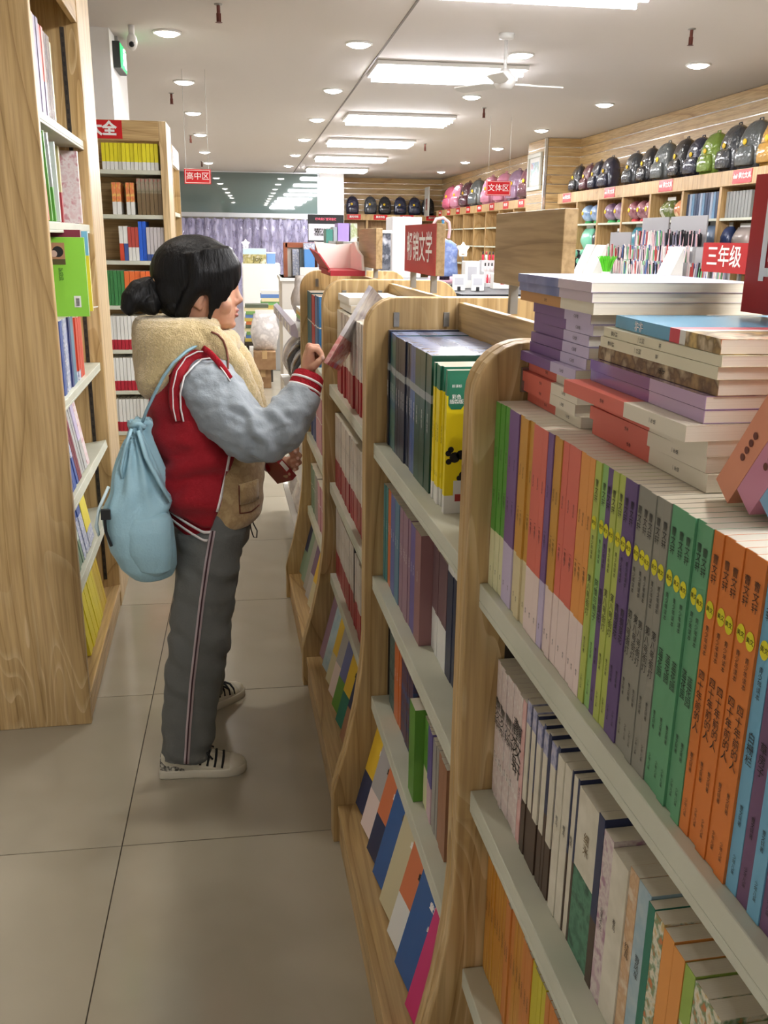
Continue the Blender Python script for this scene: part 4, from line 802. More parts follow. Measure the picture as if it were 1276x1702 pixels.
# torn pink and white carton on the fourth bookcase
pk = tag(empty('torn_carton', Matrix.Translation(W(.10, 1.55, 1.352)) @ Matrix.Rotation(ANG, 4, 'Z')), 'torn white carton with red lining lying on the fourth bookcase', 'box')
PKW = mat('carton_blush', (236, 222, 214), .5); PKR = mat('carton_red', (176, 40, 50), .5)
MB().box(-.03, .09, -.30, .0, -.012, .006).build('tray', PKR, pk)
MB().prism([(-.30, 0), (0, 0), (.01, .09), (-.10, .10), (-.16, .075), (-.27, .055)], .080, .088, 'yz').build('back_flap', PKW, pk)
MB().prism([(-.02, 0), (.09, 0), (.085, .095), (.03, .09), (-.055, .10)], -.004, .004, 'xz').build('end_flap', PKW, pk)
MB().prism([(-.30, 0), (0, 0), (0.0, .03), (-.03, .012), (-.26, .008)], -.038, -.030, 'yz').build('front_flap', PKR, pk)
MB().loft([[(-.034, -.30, .008), (-.034, 0, .008), (-.030, 0, .010), (-.030, -.30, .010)], [(-.07, -.29, .06), (-.075, -.01, .075), (-.071, -.01, .077), (-.066, -.29, .062)]]).build('folded_edge', PKR, pk)
# black notice board
nb = tag(empty('notice_board', T(.655, 8.0, 1.432)), 'black notice board with pink lettering above a pale text panel', 'sign')
MB().box(-.15, .15, 0, .02, 0, .22).build('board', BLACK, nb, bevel=.003); MB().box(-.145, .10, -.002, 0, .012, .145).build('text_panel', mat('notice_paper', (222, 222, 234)), nb)
link('lettering', text_mesh('现金支付宝微信收', .022, mat('pink_ink', (226, 96, 120)), bold=.03), nb, M=axes((.0, -.003, .182), (1, 0, 0), (0, 0, 1), (0, -1, 0)))
link('lettering', text_mesh('温馨提示本店图书\n请爱护 谢谢合作\n欢迎光临阅读选购', .020, INK), nb, M=axes((-.02, -.0035, .078), (1, 0, 0), (0, 0, 1), (0, -1, 0)))
MB().box(-.012, .012, .006, .018, -1.43, 0).build('stand', STEEL, nb); MB().box(-.13, .13, -.08, .12, -1.432, -1.42).build('foot', STEEL, nb)
# tall white cabinet in mid shop
crate('tall_cabinet', 1.60, 1.93, 10.5, .5, 0, 1.70, mat('cabinet_white', (222, 220, 224), .5), 'tall plain white cabinet in the middle of the shop', 'cabinet', cab)
crate('dark_carton', 1.37, 1.47, 9.75, .3, 1.0, 1.52, mat('wrap_grey', (110, 112, 118), .15, .6, blot=[(60, 62, 68), (190, 190, 196)], blot_scale=8), 'film wrapped dark stack beside the tall white cabinet', 'pack', lambda r, w, d, h: MB().box(-w-.01, w+.01, -.01, d, h, h+.03).build('white_lid', WHITE, r))
crate('display_counter', 1.22, 1.50, 9.7, .5, 0, .999, mat('counter_board', (206, 200, 190), .5), 'pale low counter under the dark wrapped stack', 'counter', lambda r, w, d, h: MB().box(-w-.01, w+.01, -.012, d+.01, h-.02, h).build('worktop', WHITE, r))
# ================================================================== stationery wall on the right
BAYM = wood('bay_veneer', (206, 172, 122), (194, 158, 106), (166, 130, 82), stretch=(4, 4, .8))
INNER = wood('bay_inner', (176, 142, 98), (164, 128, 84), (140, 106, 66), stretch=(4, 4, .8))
def bay(x, y, wd, dep, zh, label, face='x', sign=None, shelves=(1.68, 1.36, 1.02), hd=.13):
    """shelf bay; local X runs into the wall, local Y along it"""
    M = T(x, y, 0) if face == 'x' else axes((x, y, 0), (0, 1, 0), (-1, 0, 0), (0, 0, 1))
    r = tag(empty('wall_shelf_bay', M), label, 'shelf unit', 'shelf bays along the shop walls')
    MB().box(0, dep, 0, .022, 0, zh).build('side_panel', BAYM, r); MB().box(0, dep, wd-.0225, wd-.0005, 0, zh).build('side_panel', BAYM, r)
    MB().box(-.012, .012, 0, wd-.0005, zh, zh+hd).build('header_board', BAYM, r, bevel=.002); MB().box(.012, dep, 0, wd-.0005, zh, zh+.02).build('top_board', BAYM, r)
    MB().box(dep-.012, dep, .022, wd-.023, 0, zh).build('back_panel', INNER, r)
    for z in shelves: MB().box(.005, dep-.012, .0225, wd-.0235, z-.022, z).build('shelf', SHELF, r)
    if sign:
        sgn = MB().box(-.016, -.012, wd*.5-.16, wd*.5+.16, zh+.012, zh+hd-.005).build('brand_sign', RED, r)
        link('lettering', text_mesh(sign, .052, WHITE_INK, bold=.04), sgn, M=axes((-.0175, wd*.5, zh+hd*.55), (0, -1, 0), (0, 0, 1), (-1, 0, 0)))
    return r
BY = [12.03-.76*k for k in range(-1, 8)]
for k in range(8):
    bay(4.25, BY[k+1], .76, .33, 1.95, 'ash shelf bay on the right wall, %s from the pier' % nth(k+1), sign='deli 得力文具' if k % 2 == 0 else None)
# school bags in film
BAGC = {'black': (38, 40, 46), 'charcoal': (66, 70, 76), 'navy': (36, 42, 66), 'plum': (98, 58, 70), 'lime': (128, 158, 64), 'ochre': (196, 150, 72), 'grey': (92, 98, 100), 'indigo': (48, 50, 74), 'pink': (226, 150, 180), 'rose': (190, 92, 120), 'mauve': (150, 120, 150)}
def bagmat(n): return mat('bag_'+n, BAGC[n], .2, .6, coat=.9, bump=1.0, bump_scale=11, bump_dist=.03)
BAGME = {}
YTAG = mat('yellow_tag', (236, 196, 40), .5)
def rrect(w, d, p=.45, n=18):
    out = []
    for j in range(n):
        q = 2*math.pi*j/n
        out.append((w*math.copysign(abs(math.cos(q))**p, math.cos(q)), d*math.copysign(abs(math.sin(q))**p, math.sin(q))))
    return out
def school_bag(M, col, label, group, sc=1.0, tagp=True):
    m = bagmat(col)
    if col not in BAGME:
        mb = MB(); rings = []
        for z, w, d, y in [(0, .10, .06, 0), (.01, .145, .09, 0), (.08, .155, .10, 0), (.18, .155, .10, 0), (.27, .148, .09, .004), (.34, .128, .072, .01), (.39, .09, .05, .016), (.415, .045, .025, .018)]: rings.append([(a, b+y, z) for a, b in rrect(w, d)])
        mb.loft(rings)
        pk_ = MB(); rings = []
        for z, w, d in [(.03, .10, .03), (.04, .115, .045), (.12, .115, .048), (.18, .105, .04), (.20, .08, .02)]: rings.append([(a, b-.095, z) for a, b in rrect(w, d)])
        pk_.loft(rings)
        hn = MB(); hn.tube([(-.03, .03, .40), (-.02, .03, .435), (.02, .03, .435), (.03, .03, .40)], .007, 6)
        tg = MB(); tg.ball((-.03, -.10, .235), (.030, .006, .026), 10, 6)
        BAGME[col] = [mb.mesh('school_bag', [m], True), pk_.mesh('front_pocket', [m], True), hn.mesh('handle', [m], True), tg.mesh('paper_tag', [YTAG], True)]
    o = tag(link('school_bag', BAGME[col][0], M=M @ Matrix.Scale(sc, 4)), label, 'bag', group)
    link('front_pocket', BAGME[col][1], o); link('handle', BAGME[col][2], o)
    if tagp: link('paper_tag', BAGME[col][3], o)
    return o
FX = math.pi/2*-1
for k, (y, col, rz, sc) in enumerate([(12.45, 'black', .1, .9), (12.05, 'plum', .15, .86), (11.72, 'navy', .1, .9), (11.34, 'indigo', .3, .95), (10.60, 'charcoal', .2, .92), (10.18, 'black', -.1, .96), (9.78, 'grey', .3, 1.0), (9.36, 'black', 0, 1.0), (9.02, 'navy', .35, .95), (8.72, 'lime', .25, .98), (8.34, 'charcoal', .1, 1.05), (7.98, 'grey', .3, 1.05), (7.62, 'ochre', .2, 1.05), (7.28, 'plum', .1, 1.0)]):
    school_bag(T(4.40, y, 2.081, -math.pi/2+rz*.5), col, '%s school bag in film on right wall shelf, %s from the pier' % (col, nth(k+1)), 'school bags on the right wall', sc*.93)
# goods in the bays
BALLM = {}
def ball(x, y, z, r, c, label, base):
    if c not in BALLM: BALLM[c] = mat('ball_%d' % len(BALLM), c, .12, .6, coat=.8, blot=[tuple(min(255, v+70) for v in c), c], blot_scale=6)
    o = tag(empty('play_ball', T(x, y, z)), label, 'ball', 'play balls in film')
    MB().ball((0, 0, r+.02), r, 16, 10).build('ball', BALLM[c], o, True)
    MB().loft([[(q*math.cos(t), q*math.sin(t), zz) for t in [2*math.pi*k/14 for k in range(14)]] for q, zz in [(.05, 0), (.055, .012), (.04, .035)]]).build('stand', base, o, True)
    MB().ball((-r*.97, -.01, r+.02), (.006, .03, .026), 8, 6).build('paper_tag', YTAG, o, True)
G1 = mat('stand_green', (70, 170, 90)); G2 = mat('stand_red', (196, 60, 66))
for k, (y, c, g, nm) in enumerate([(11.86, (120, 150, 190), G1, 'blue'), (11.55, (110, 136, 176), G1, 'blue'), (11.08, (110, 84, 110), G1, 'plum'), (10.78, (120, 90, 116), G1, 'plum'), (10.36, (110, 56, 66), G2, 'maroon'), (10.12, (112, 60, 70), G2, 'maroon'), (9.9, (118, 66, 76), G2, 'maroon')]):
    ball(4.37, y, 1.681, .105, c, '%s film wrapped play ball in the wall bays, %s counted from the pier' % (nm, nth(k+1)), g)
pouch(T(4.38, 9.5, 1.681, math.pi/2), .26, .2, .2, mat('film_olive', (140, 146, 84), .15, .6, blot=[(96, 110, 60), (210, 206, 190)], blot_scale=12), 'olive and white film wrapped toy in the fourth wall bay', 'toy', nm='toy_pack')
pouch(T(4.38, 9.18, 1.681, math.pi/2), .22, .2, .2, mat('film_peach', (226, 172, 120), .15, .6, blot=[(206, 120, 90), (236, 206, 160)], blot_scale=10), 'peach film wrapped toy in the fourth wall bay', 'toy', nm='toy_pack')
FC = [cm('folder_navy', (58, 74, 100), rough=.2), cm('folder_ice', (168, 178, 196), rough=.2), cm('folder_sky', (110, 146, 176), rough=.2), cm('folder_smoke', (150, 152, 150), rough=.2)]
for k in range(12):
    book(style('folder%d' % (k % 4), [(1, FC[k % 3])], desc='f'), .045, .235, .22, axes((4.29, 8.97-.053*k-.03, 1.6815), (1, 0, 0), (0, 1, 0), (0, 0, 1)), '%s of the upright blue and silver folders in the fifth wall bay' % nth(k+1), 'folders in the wall bays', name='folder', texts=False)
for k in range(8):
    book(style('folderg', [(1, FC[3])], desc='f'), .045, .225, .22, axes((4.29, 8.19-.055*k-.03, 1.6815), (1, 0, 0), (0, 1, 0), (0, 0, 1)), '%s of the upright smoke grey folders in the sixth wall bay' % nth(k+1), 'folders in the wall bays', name='folder', texts=False)
PKC = [('mint', (130, 206, 176), 11.78, .36, .26), ('black', (52, 50, 52), 11.45, .2, .24), ('slate', (90, 92, 96), 10.75, .3, .22), ('teal', (62, 130, 146), 10.22, .25, .26), ('silver', (176, 176, 178), 9.95, .2, .24), ('charcoal', (60, 60, 62), 9.4, .4, .25), ('khaki', (150, 138, 96), 8.75, .18, .25), ('steel', (110, 126, 148), 8.5, .2, .26), ('navy', (44, 58, 96), 8.25-.05, .16, .25), ('greige', (160, 146, 140), 7.9, .3, .24), ('ink', (52, 56, 84), 7.55, .2, .24)]
for k, (nm, c, y, w, h) in enumerate(PKC):
    pouch(T(4.36, y, 1.361, math.pi/2), w, h, .16, mat('pack_'+nm, c, .25, .6, bump=.6, bump_scale=20), '%s stationery pack on the lower shelf of the right wall bays' % nm, 'pack', nm='stationery_pack')
# sloping pen stands and counter in front of the bays
ct = tag(empty('stationery_counter', T(3.45, 6.6, 0)), 'long white counter of pens before the right wall bays', 'counter')
MB().box(0, .66, 0, 5.6, 0, 1.06).build('body', WHITE, ct); MB().box(-.02, .68, -.02, 5.62, 1.06, 1.09).build('worktop', mat('counter_top', (214, 210, 204), .4), ct)
PENC = [(30, 30, 34), (176, 70, 66), (226, 206, 206), (120, 180, 130), (84, 104, 150), (226, 224, 218), (216, 176, 182), (140, 136, 156)]
PENM = [mat('pen_%d' % i, c, .35) for i, c in enumerate(PENC)]
def pen_stand(y, w, label, dark, tiers=3):
    r = tag(empty('pen_stand', T(3.66, y, 1.091)), label, 'pen stand')
    for t in range(tiers):
        MB().box(.10*t, .10*t+.10, 0, w, 0, .07+.135*t).build('tier', mat('acrylic_grey', (170, 170, 174), .2), r)
    MB().box(.10*tiers, .10*tiers+.012, 0, w, 0, .20+.135*tiers).build('back_board', mat('stand_grey', (150, 148, 150), .4), r)
    for t in range(tiers):
        mb = MB(); tg = MB()
        n = int(w/.022)
        for i in range(n):
            for q in (0, 1):
                h = rnd.uniform(.09, .15); mi = rnd.choice([0, 0, 0, 6, 7] if (dark and t == tiers-1) else [0, 2, 3, 4, 5, 6, 7, 1, 2, 5])
                x_, y_ = .10*t+.03+.04*q, .012+.022*i
                mb.tube([(x_, y_, .07+.135*t), (x_+rnd.uniform(-.012, .012), y_+rnd.uniform(-.006, .006), .07+.135*t+h)], .007, 6, mi)
        p = mb.build('pens', PENM, r); p['kind'] = 'stuff'
        for i in range(max(2, int(w/.11))): tg.box(.10*t-.003, .10*t, .02+.11*i, .07+.11*i, .03+.135*t, .065+.135*t)
        tg.build('price_card', WHITE_INK, r)['kind'] = 'stuff'
pen_stand(9.25, .55, 'pen stand with bright green and pale pens, far one on the counter', False, 2); pen_stand(8.62, .6, 'pen stand of pink and white pens, second from the far end', False); pen_stand(7.85, .72, 'pen stand topped with black pens, third from the far end', True, 3); pen_stand(7.0, .6, 'pen stand nearest the big red sign', False, 1)
gp = MB(); rg = random.Random(3)
for i in range(70):
    a = rg.uniform(0, 6.28); q = rg.uniform(.01, .07); gp.tube([(q*.4*math.cos(a), q*.4*math.sin(a), 0), (q*math.cos(a), q*math.sin(a), .11), (q*1.5*math.cos(a), q*1.5*math.sin(a), .16)], [.006, .006, .002], 5)
gg = tag(empty('grass_pen_pot', T(3.54, 9.02, 1.167)), 'tuft of bright green grass pens on the counter', 'pens'); o = gp.build('grass_pens', mat('grass_pen_green', (96, 200, 50)), gg); o['kind'] = 'stuff'
MB().loft([[(q*math.cos(t), q*math.sin(t), z) for t in [2*math.pi*k/16 for k in range(16)]] for q, z in [(.035, -.075), (.045, 0), (.04, .01)]]).build('pot', WHITE, gg, True)
plush = tag(empty('plush_heap', T(3.62, 10.4, 1.091)), 'heap of black plush hair ties at the far end of the counter', 'plush')
mb = MB()
for i in range(60): mb.ball((rg.uniform(-.1, .12), rg.uniform(-.35, .3), .052+rg.uniform(0, .2)), rg.uniform(.025, .05), 8, 6, rg.choice([0, 0, 0, 1, 2]))
o = mb.build('hair_ties', [mat('plush_black', (30, 28, 32), .9), mat('plush_grey', (110, 112, 130), .9), mat('plush_mint', (120, 190, 160), .9)], plush, True); o['kind'] = 'stuff'
for i, (y, x, label) in enumerate([(9.70, 3.46, 'white price easel leaning on the counter beside the plush heap'), (9.40, 3.46, 'white price easel in front of the green pens'), (7.6, 3.44, 'white boxed card standing by the 三年级 sign')]):
    o = tag(empty('price_easel', T(x, y, 1.091)), label, 'card'); MB().prism([(0, 0), (.15, .34), (.155, .34), (.16, 0)], -.13, .13, 'xz').build('board', WHITE, o); MB().box(.04, .045, -.09, .09, .12, .26, 0, Matrix.Rotation(.42, 4, 'Y')).build('picture', mat('easel_picture', (90, 90, 96), .5, blot=[(60, 60, 64), (190, 190, 190)], blot_scale=20), o)
# framed picture on the pier
pf = tag(empty('framed_picture', T(4.097, 13.43, 2.40)), 'framed picture in a pale frame hanging on the pier', 'picture')
mb = MB()
for b in [(-.31, .31, .19, .25), (-.31, .31, -.25, -.19), (-.31, -.25, -.19, .19), (.25, .31, -.19, .19)]: mb.box(-.035, 0, b[0], b[1], b[2], b[3])
mb.build('frame', mat('frame_grey', (196, 196, 184), .35), pf, bevel=.006); MB().box(-.012, -.002, -.25, .25, -.19, .19).build('mount', WHITE, pf)
MB().box(-.014, -.012, -.18, .18, -.13, .13).build('print', mat('picture_wash', (130, 160, 180), .3, blot=[(90, 120, 90), (150, 170, 206), (170, 110, 110)], blot_scale=7), pf)
# far right bays and bags beyond the pier
for k in range(8):
    bay(4.25, 21.3-.9*(k+1), .9, .33, 1.95, 'ash shelf bay beyond the pier, %s from the back wall' % nth(k+1), sign='得力文具')
for k, (y, col) in enumerate([(20.4, 'rose'), (19.6, 'pink'), (18.8, 'plum'), (18.0, 'grey'), (17.0, 'pink'), (16.1, 'pink'), (15.3, 'mauve'), (14.6, 'plum')]):
    school_bag(T(4.38, y, 2.081, -math.pi/2+.4), col, '%s film wrapped bag beyond the pier, %s counted from the back wall' % (col, nth(k+1)), 'bags beyond the pier', 1.15)
for k, z in enumerate((2.1, 1.685, 1.365)): ball(4.38, 20.85, z, .115, (50, 130, 200), 'big blue ball in the far corner, %s from the top' % nth(k+1), G2)
for k in range(3):
    crate('small_carton', 4.33, 4.55, 19.55-.9*k, .3, 1.683, 1.86, CARD, 'small brown carton in the bays beyond the pier, %s from the back' % nth(k+1), 'box', tape)
# bays along the back wall
for k in range(4):
    bay(2.15+.62*(k+1), 22.1, .62, .33, 1.87, 'ash shelf bay on the back wall, %s from the white pillar' % nth(k+1), 'y', sign='晨光书包', shelves=(1.5, 1.1, .7))
for k, (x, col) in enumerate([(2.44, 'indigo'), (2.86, 'charcoal'), (3.20, 'black'), (3.56, 'navy'), (3.90, 'navy'), (4.22, 'black')]):
    school_bag(T(x, 22.25, 2.001, .05), col, '%s school bag on the back wall bays, %s from the white pillar' % (col, nth(k+1)), 'school bags on the back wall', .95)
# small printed panel near the back corner
bn = tag(empty('wall_banner', T(4.085, 21.45, 2.25)), 'tall pale printed banner in the far right corner', 'poster'); MB().box(0, .02, 0, .5, -.28, .35).build('sheet', mat('banner_pale', (206, 206, 198)), bn); MB().box(-.002, 0, .16, .32, -.15, .1).build('print', mat('banner_print', (150, 90, 80)), bn)

# ================================================================== middle of the shop, beyond the island
dt = tag(empty('display_table', T(1.52, 6.6, 0, .02)), 'black edged display table with wire edging beyond the island', 'table')
MB().box(0, 1.2, 0, 2.9, 1.03, 1.09).build('top', BLACK, dt, bevel=.004); MB().box(.05, 1.15, .05, 2.85, .35, .38).build('lower_shelf', WHITE, dt)
for q in ((.02, .02), (1.13, .02), (.02, 2.83), (1.13, 2.83)): MB().box(q[0], q[0]+.05, q[1], q[1]+.05, 0, 1.03).build('leg', BLACK, dt)
mb = MB()
for k in range(48): mb.tube([(-.03, .05+.058*k, .99), (-.035, .08+.058*k, 1.03), (-.03, .11+.058*k, .99)], .004, 4)
mb.tube([(-.03, 0, .985), (-.03, 2.9, .985)], .006, 5); mb.build('wire_edge', DARKHOLE, dt)
wt = tag(empty('basket_table', T(1.28, 4.9, 0, .05)), 'white plinth with wire basket of white goods behind the island', 'table')
MB().box(0, .42, 0, 1.6, 0, .92).build('body', WHITE, wt)
mb = MB()
for k in range(17): mb.tube([(-.01, .02+.098*k, .92), (-.01, .02+.098*k, 1.02)], .004, 4)
for z in (.95, .985, 1.02): mb.tube([(-.01, 0, z), (-.01, 1.6, z)], .004, 4); mb.tube([(-.01, 0, z), (.43, 0, z)], .004, 4)
mb.build('wire_basket', DARKHOLE, wt)
mb = MB()
for i in range(70): mb.ball((rg.uniform(.05, .38), rg.uniform(.06, 1.54), .95+rg.uniform(0, .08)), (rg.uniform(.03, .06), rg.uniform(.03, .07), .03), 7, 5, rg.choice([0, 0, 0, 1]))
o = mb.build('white_goods', [FILMW, mat('goods_blush', (232, 196, 196), .4)], wt, True); o['kind'] = 'stuff'
# little blue checked shirt on a pink hanger
sh = tag(empty('doll_shirt', T(1.67, 8.0, 1.10)), 'small blue checked shirt displayed on a stand beyond the red sign', 'shirt')
CHK = mat('blue_check', (140, 160, 206), .7, blot=[(110, 130, 186), (176, 188, 220)], blot_scale=12)
mb = MB(); mb.loft([[(a*w, b*.05, z) for a, b in rrect(1, 1, .7, 14)] for z, w in [(.03, .13), (.10, .125), (.2, .115), (.28, .12), (.33, .10), (.36, .05)]])
mb.build('shirt', CHK, sh, True); MB().loft([[(a*w, b*.05, z) for a, b in rrect(1, 1, .7, 14)] for z, w in [(0, .14), (.06, .135)]]).build('hem_frill', mat('frill_pink', (240, 190, 206)), sh, True)
hk = tag(empty('pink_hanger', T(1.655, 8.0, 1.475)), 'curved pink hanger hook above the blue checked shirt', 'hanger')
MB().tube([(-.09, 0, .10), (-.06, 0, .155), (0, 0, .165), (.05, 0, .13), (.06, 0, .07), (.05, 0, .0)], .013, 8).build('hook', mat('hanger_pink', (236, 190, 190), .4), hk, True); MB().tube([(-.12, 0, -.06), (0, 0, .0), (.12, 0, -.06)], .01, 8).build('bar', MATS['hanger_pink'], hk, True)
star('star_lamp', T(1.79, 7.8, 1.39), .06, .03, 'white star shaped night light beside the blue checked shirt', None, .30)
crate('white_carton', 1.72, 1.84, 7.4, .12, 1.091, 1.30, WHITE, 'white carton under the star light on the black table', 'box', lambda r, w, d, h: MB().box(-w*.6, w*.6, -.002, 0, h*.3, h*.8).build('label', mat('label_grey', (190, 190, 196)), r))
for i, (x, y) in enumerate([(1.545, 7.05), (1.68, 7.0)]):
    crate('price_board', x, x+.10, y, .012, 1.091, 1.21, WHITE, 'small white price board on black clips, %s on the black table' % nth(i+1), 'card', lambda r, w, d, h: (MB().box(-w*.7, w*.7, -.002, 0, h*.35, h*.8).build('print', mat('label_grey', (190, 190, 196)), r), MB().box(-.012, .012, -.008, .02, 0, .03).build('clip', BLACK, r)))
nail = tag(empty('polish_stand', T(1.95, 7.6, 1.091)), 'tiered clear stand of small bottles on the black table', 'stand')
for t in range(3): MB().box(0, .6, .09*t, .09*t+.09, 0, .03+.09*t).build('tier', mat('acrylic_clear', (214, 212, 214), .15), nail)
mb = MB()
for t in range(3):
    for i in range(20): mb.tube([(.02+.029*i, .045+.09*t, .03+.09*t), (.02+.029*i, .045+.09*t, .075+.09*t)], .010, 7, rg.choice([0, 0, 1, 2])); mb.tube([(.02+.029*i, .045+.09*t, .075+.09*t), (.02+.029*i, .045+.09*t, .10+.09*t)], .006, 6, 3 if rg.random() < .7 else 1)
o = mb.build('bottles', [mat('bottle_pale', (226, 216, 214), .2), mat('bottle_red', (180, 40, 60), .2), mat('bottle_rose', (220, 160, 170), .2), BLACK], nail, True); o['kind'] = 'stuff'
for i, x in enumerate((1.93, 2.2)): crate('leaflet_box', x, x+.2, 7.3, .1, 1.091, 1.21, WHITE, 'white leaflet box with red mark before the bottle stand, %s from the left' % nth(i+1), 'box', lambda r, w, d, h: MB().box(-w*.4, -w*.1, -.002, 0, h*.3, h*.8).build('red_mark', RED, r))
# island further right that carries the sign 三年级
c3 = crate('display_counter', 2.0, 2.35, 3.1, 1.6, 0, 1.22, WHITE, 'pale counter behind the stacks that carries the 三年级 sign', 'counter', lambda r, w, d, h: MB().box(-w-.01, w+.01, -.012, d+.01, h-.02, h).build('worktop', SHELF, r))
board_sign(1.73, 2.105, 1.338, 1.466, '三年级', 'red board sign reading 三年级 half hidden by the large red sign', .098, d=1.9, foot=1.2205)
for o in c3.children: pass
PASTEL = [cm('pastel_a', (226, 190, 196)), cm('pastel_b', (190, 206, 226)), cm('pastel_c', (230, 214, 170)), WHT]
z = 1.2205
for i in range(5): book(style('pastel%d' % i, [(1, PASTEL[i % 4])], desc='p'), .016, .25, .18, axes((2.02, 3.35, z+.008), (1, 0, 0), (0, 0, 1), (0, -1, 0)), '%s pastel magazine from the bottom on the 三年级 counter' % nth(i+1), 'pastel magazines on the 三年级 counter', texts=False); z += .0165
# ================================================================== the girl at the shelf
girl = tag(empty('person', T(-.13, 2.5, 0)), 'girl in red varsity jacket with grey sleeves and fleece hood, reaching to the shelf', 'person')
GO = Vector((-.13, 2.5, 0))
def remesh(mb, name, m, voxel, smooth=4, disp=None, parent=girl, post=None):
    me = mb.mesh(name, [m]); o = bpy.data.objects.new(name, me); COL.objects.link(o)
    r = o.modifiers.new('r', 'REMESH'); r.mode = 'VOXEL'; r.voxel_size = voxel
    if smooth:
        s = o.modifiers.new('s', 'SMOOTH'); s.iterations = smooth; s.factor = .5
    dg = bpy.context.evaluated_depsgraph_get(); dg.update()
    out = bpy.data.meshes.new_from_object(o.evaluated_get(dg)); out.name = name
    bpy.data.objects.remove(o); bpy.data.meshes.remove(me)
    n = len(out.vertices); co = np.empty(n*3, 'f'); out.vertices.foreach_get('co', co); co = co.reshape(-1, 3)
    if disp is not None:
        no = np.empty(n*3, 'f'); out.vertex_normals.foreach_get('vector', no); no = no.reshape(-1, 3)
        co = co + no*disp(co)[:, None]
    co = co - np.array(GO, 'f'); out.vertices.foreach_set('co', co.astype('f').ravel()); out.update()
    out.polygons.foreach_set('use_smooth', [True]*len(out.polygons))
    out.materials.clear(); out.materials.append(m)
    return link(name, out, parent)
def shift(mb): mb.v = [(v[0]-GO.x, v[1]-GO.y, v[2]-GO.z) for v in mb.v]; return mb
def ell(cx, cy, z, rx, ry, n=28, p=1.0):
    return [(cx+rx*math.copysign(abs(math.cos(t))**p, math.cos(t)), cy+ry*math.copysign(abs(math.sin(t))**p, math.sin(t)), z) for t in [2*math.pi*k/n for k in range(n)]]
def vnoise(co, sc, seed=0.0):
    return np.array([noise.noise(Vector((c[0]*sc[0]+seed, c[1]*sc[1]+seed*1.7, c[2]*sc[2]-seed))) for c in co])
def interp(z, tab):
    zs = [t[0] for t in tab]
    return [float(np.interp(z, zs, [t[i] for t in tab])) for i in range(1, len(tab[0]))]
SKIN = mat('skin', (190, 142, 116), .5, .35, blot=[(180, 130, 105), (196, 150, 124)], blot_scale=14)
SKIN.node_tree.nodes['Principled BSDF'].inputs['Subsurface Weight'].default_value = .12; SKIN.node_tree.nodes['Principled BSDF'].inputs['Subsurface Radius'].default_value = (.012, .005, .003)
# ---- body: one continuous surface
body = MB()
HEAD = [(1.228, -.062, -.11, .012), (1.236, -.050, -.13, .026), (1.246, -.041, -.16, .042), (1.257, -.0385, -.19, .054), (1.27, -.036, -.20, .061), (1.285, -.035, -.207, .066), (1.30, -.0355, -.213, .070), (1.32, -.037, -.221, .0735), (1.338, -.038, -.226, .075), (1.352, -.031, -.228, .0755), (1.372, -.029, -.226, .075), (1.395, -.033, -.220, .073), (1.415, -.042, -.208, .067), (1.435, -.060, -.19, .056), (1.448, -.082, -.168, .04), (1.455, -.11, -.15, .018)]
rings = []
for z, f, b, w in HEAD:
    c = -.125 if z > 1.25 else (f+b)/2
    ring = []
    for k in range(32):
        t = 2*math.pi*k/32; ct, st = math.cos(t), math.sin(t)
        a = (f-c) if ct > 0 else (c-b)
        pw = .86 if ct > 0 else 1.0
        ring.append((c+a*math.copysign(abs(ct)**pw, ct), 2.5+w*math.copysign(abs(st)**.92, st), z))
    rings.append(ring)
body.loft(rings)
body.loft([ell(x, 2.5, z, r, rw, 20) for z, x, r, rw in [(1.345, -.031, .006, .0065), (1.335, -.0355, .009, .0075), (1.32, -.0315, .011, .009), (1.310, -.0275, .0125, .0115), (1.303, -.0275, .0125, .0125), (1.296, -.033, .010, .010), (1.291, -.038, .006, .007)]])
for s in (-1, 1): body.ball((-.036, 2.5+s*.011, 1.301), (.010, .007, .0075), 10, 8)
body.tube([(-.050, 2.5-.022, 1.2755), (-.037, 2.5-.012, 1.279), (-.0335, 2.5, 1.2795), (-.037, 2.5+.012, 1.279), (-.050, 2.5+.022, 1.2755)], [.003, .0058, .0062, .0058, .003], 8)
body.tube([(-.050, 2.5-.020, 1.274), (-.039, 2.5-.010, 1.2675), (-.0355, 2.5, 1.266), (-.039, 2.5+.010, 1.2675), (-.050, 2.5+.020, 1.274)], [.003, .0055, .0065, .0055, .003], 8)
body.ball((-.052, 2.5, 1.243), (.017, .017, .013), 10, 8)
for s in (-1, 1):
    body.ball((-.066, 2.5+s*.040, 1.296), (.024, .022, .026), 12, 8)
    M = Matrix.Rotation(.25, 3, 'Y') @ Matrix.Rotation(s*.25, 3, 'Z')
    body.ball((-.128, 2.5+s*.0745, 1.318), (.0165, .007, .029), 12, 10, M=M); body.ball((-.124, 2.5+s*.073, 1.292), (.008, .006, .009), 8, 6)
body.loft([ell(-.142, 2.5, 1.31, .05, .05), ell(-.142, 2.5, 1.26, .050, .050), ell(-.146, 2.5, 1.20, .050, .052), ell(-.15, 2.5, 1.16, .06, .075), ell(-.15, 2.5, 1.135, .07, .11)])
body.loft([ell(x, 2.5, z, rx, ry) for z, x, rx, ry in [(1.155, -.15, .05, .08), (1.14, -.148, .075, .125), (1.08, -.14, .09, .135), (.98, -.135, .095, .125), (.86, -.13, .095, .118), (.76, -.125, .10, .13), (.68, -.125, .10, .135), (.63, -.125, .085, .12)]])
LEG_N = [(.70, -.120, 2.43, .100, .088), (.60, -.133, 2.42, .088, .084), (.50, -.146, 2.41, .085, .08), (.40, -.161, 2.40, .0845, .077), (.28, -.184, 2.385, .080, .073), (.15, -.203, 2.365, .0755, .069), (.05, -.214, 2.352, .0735, .067)]
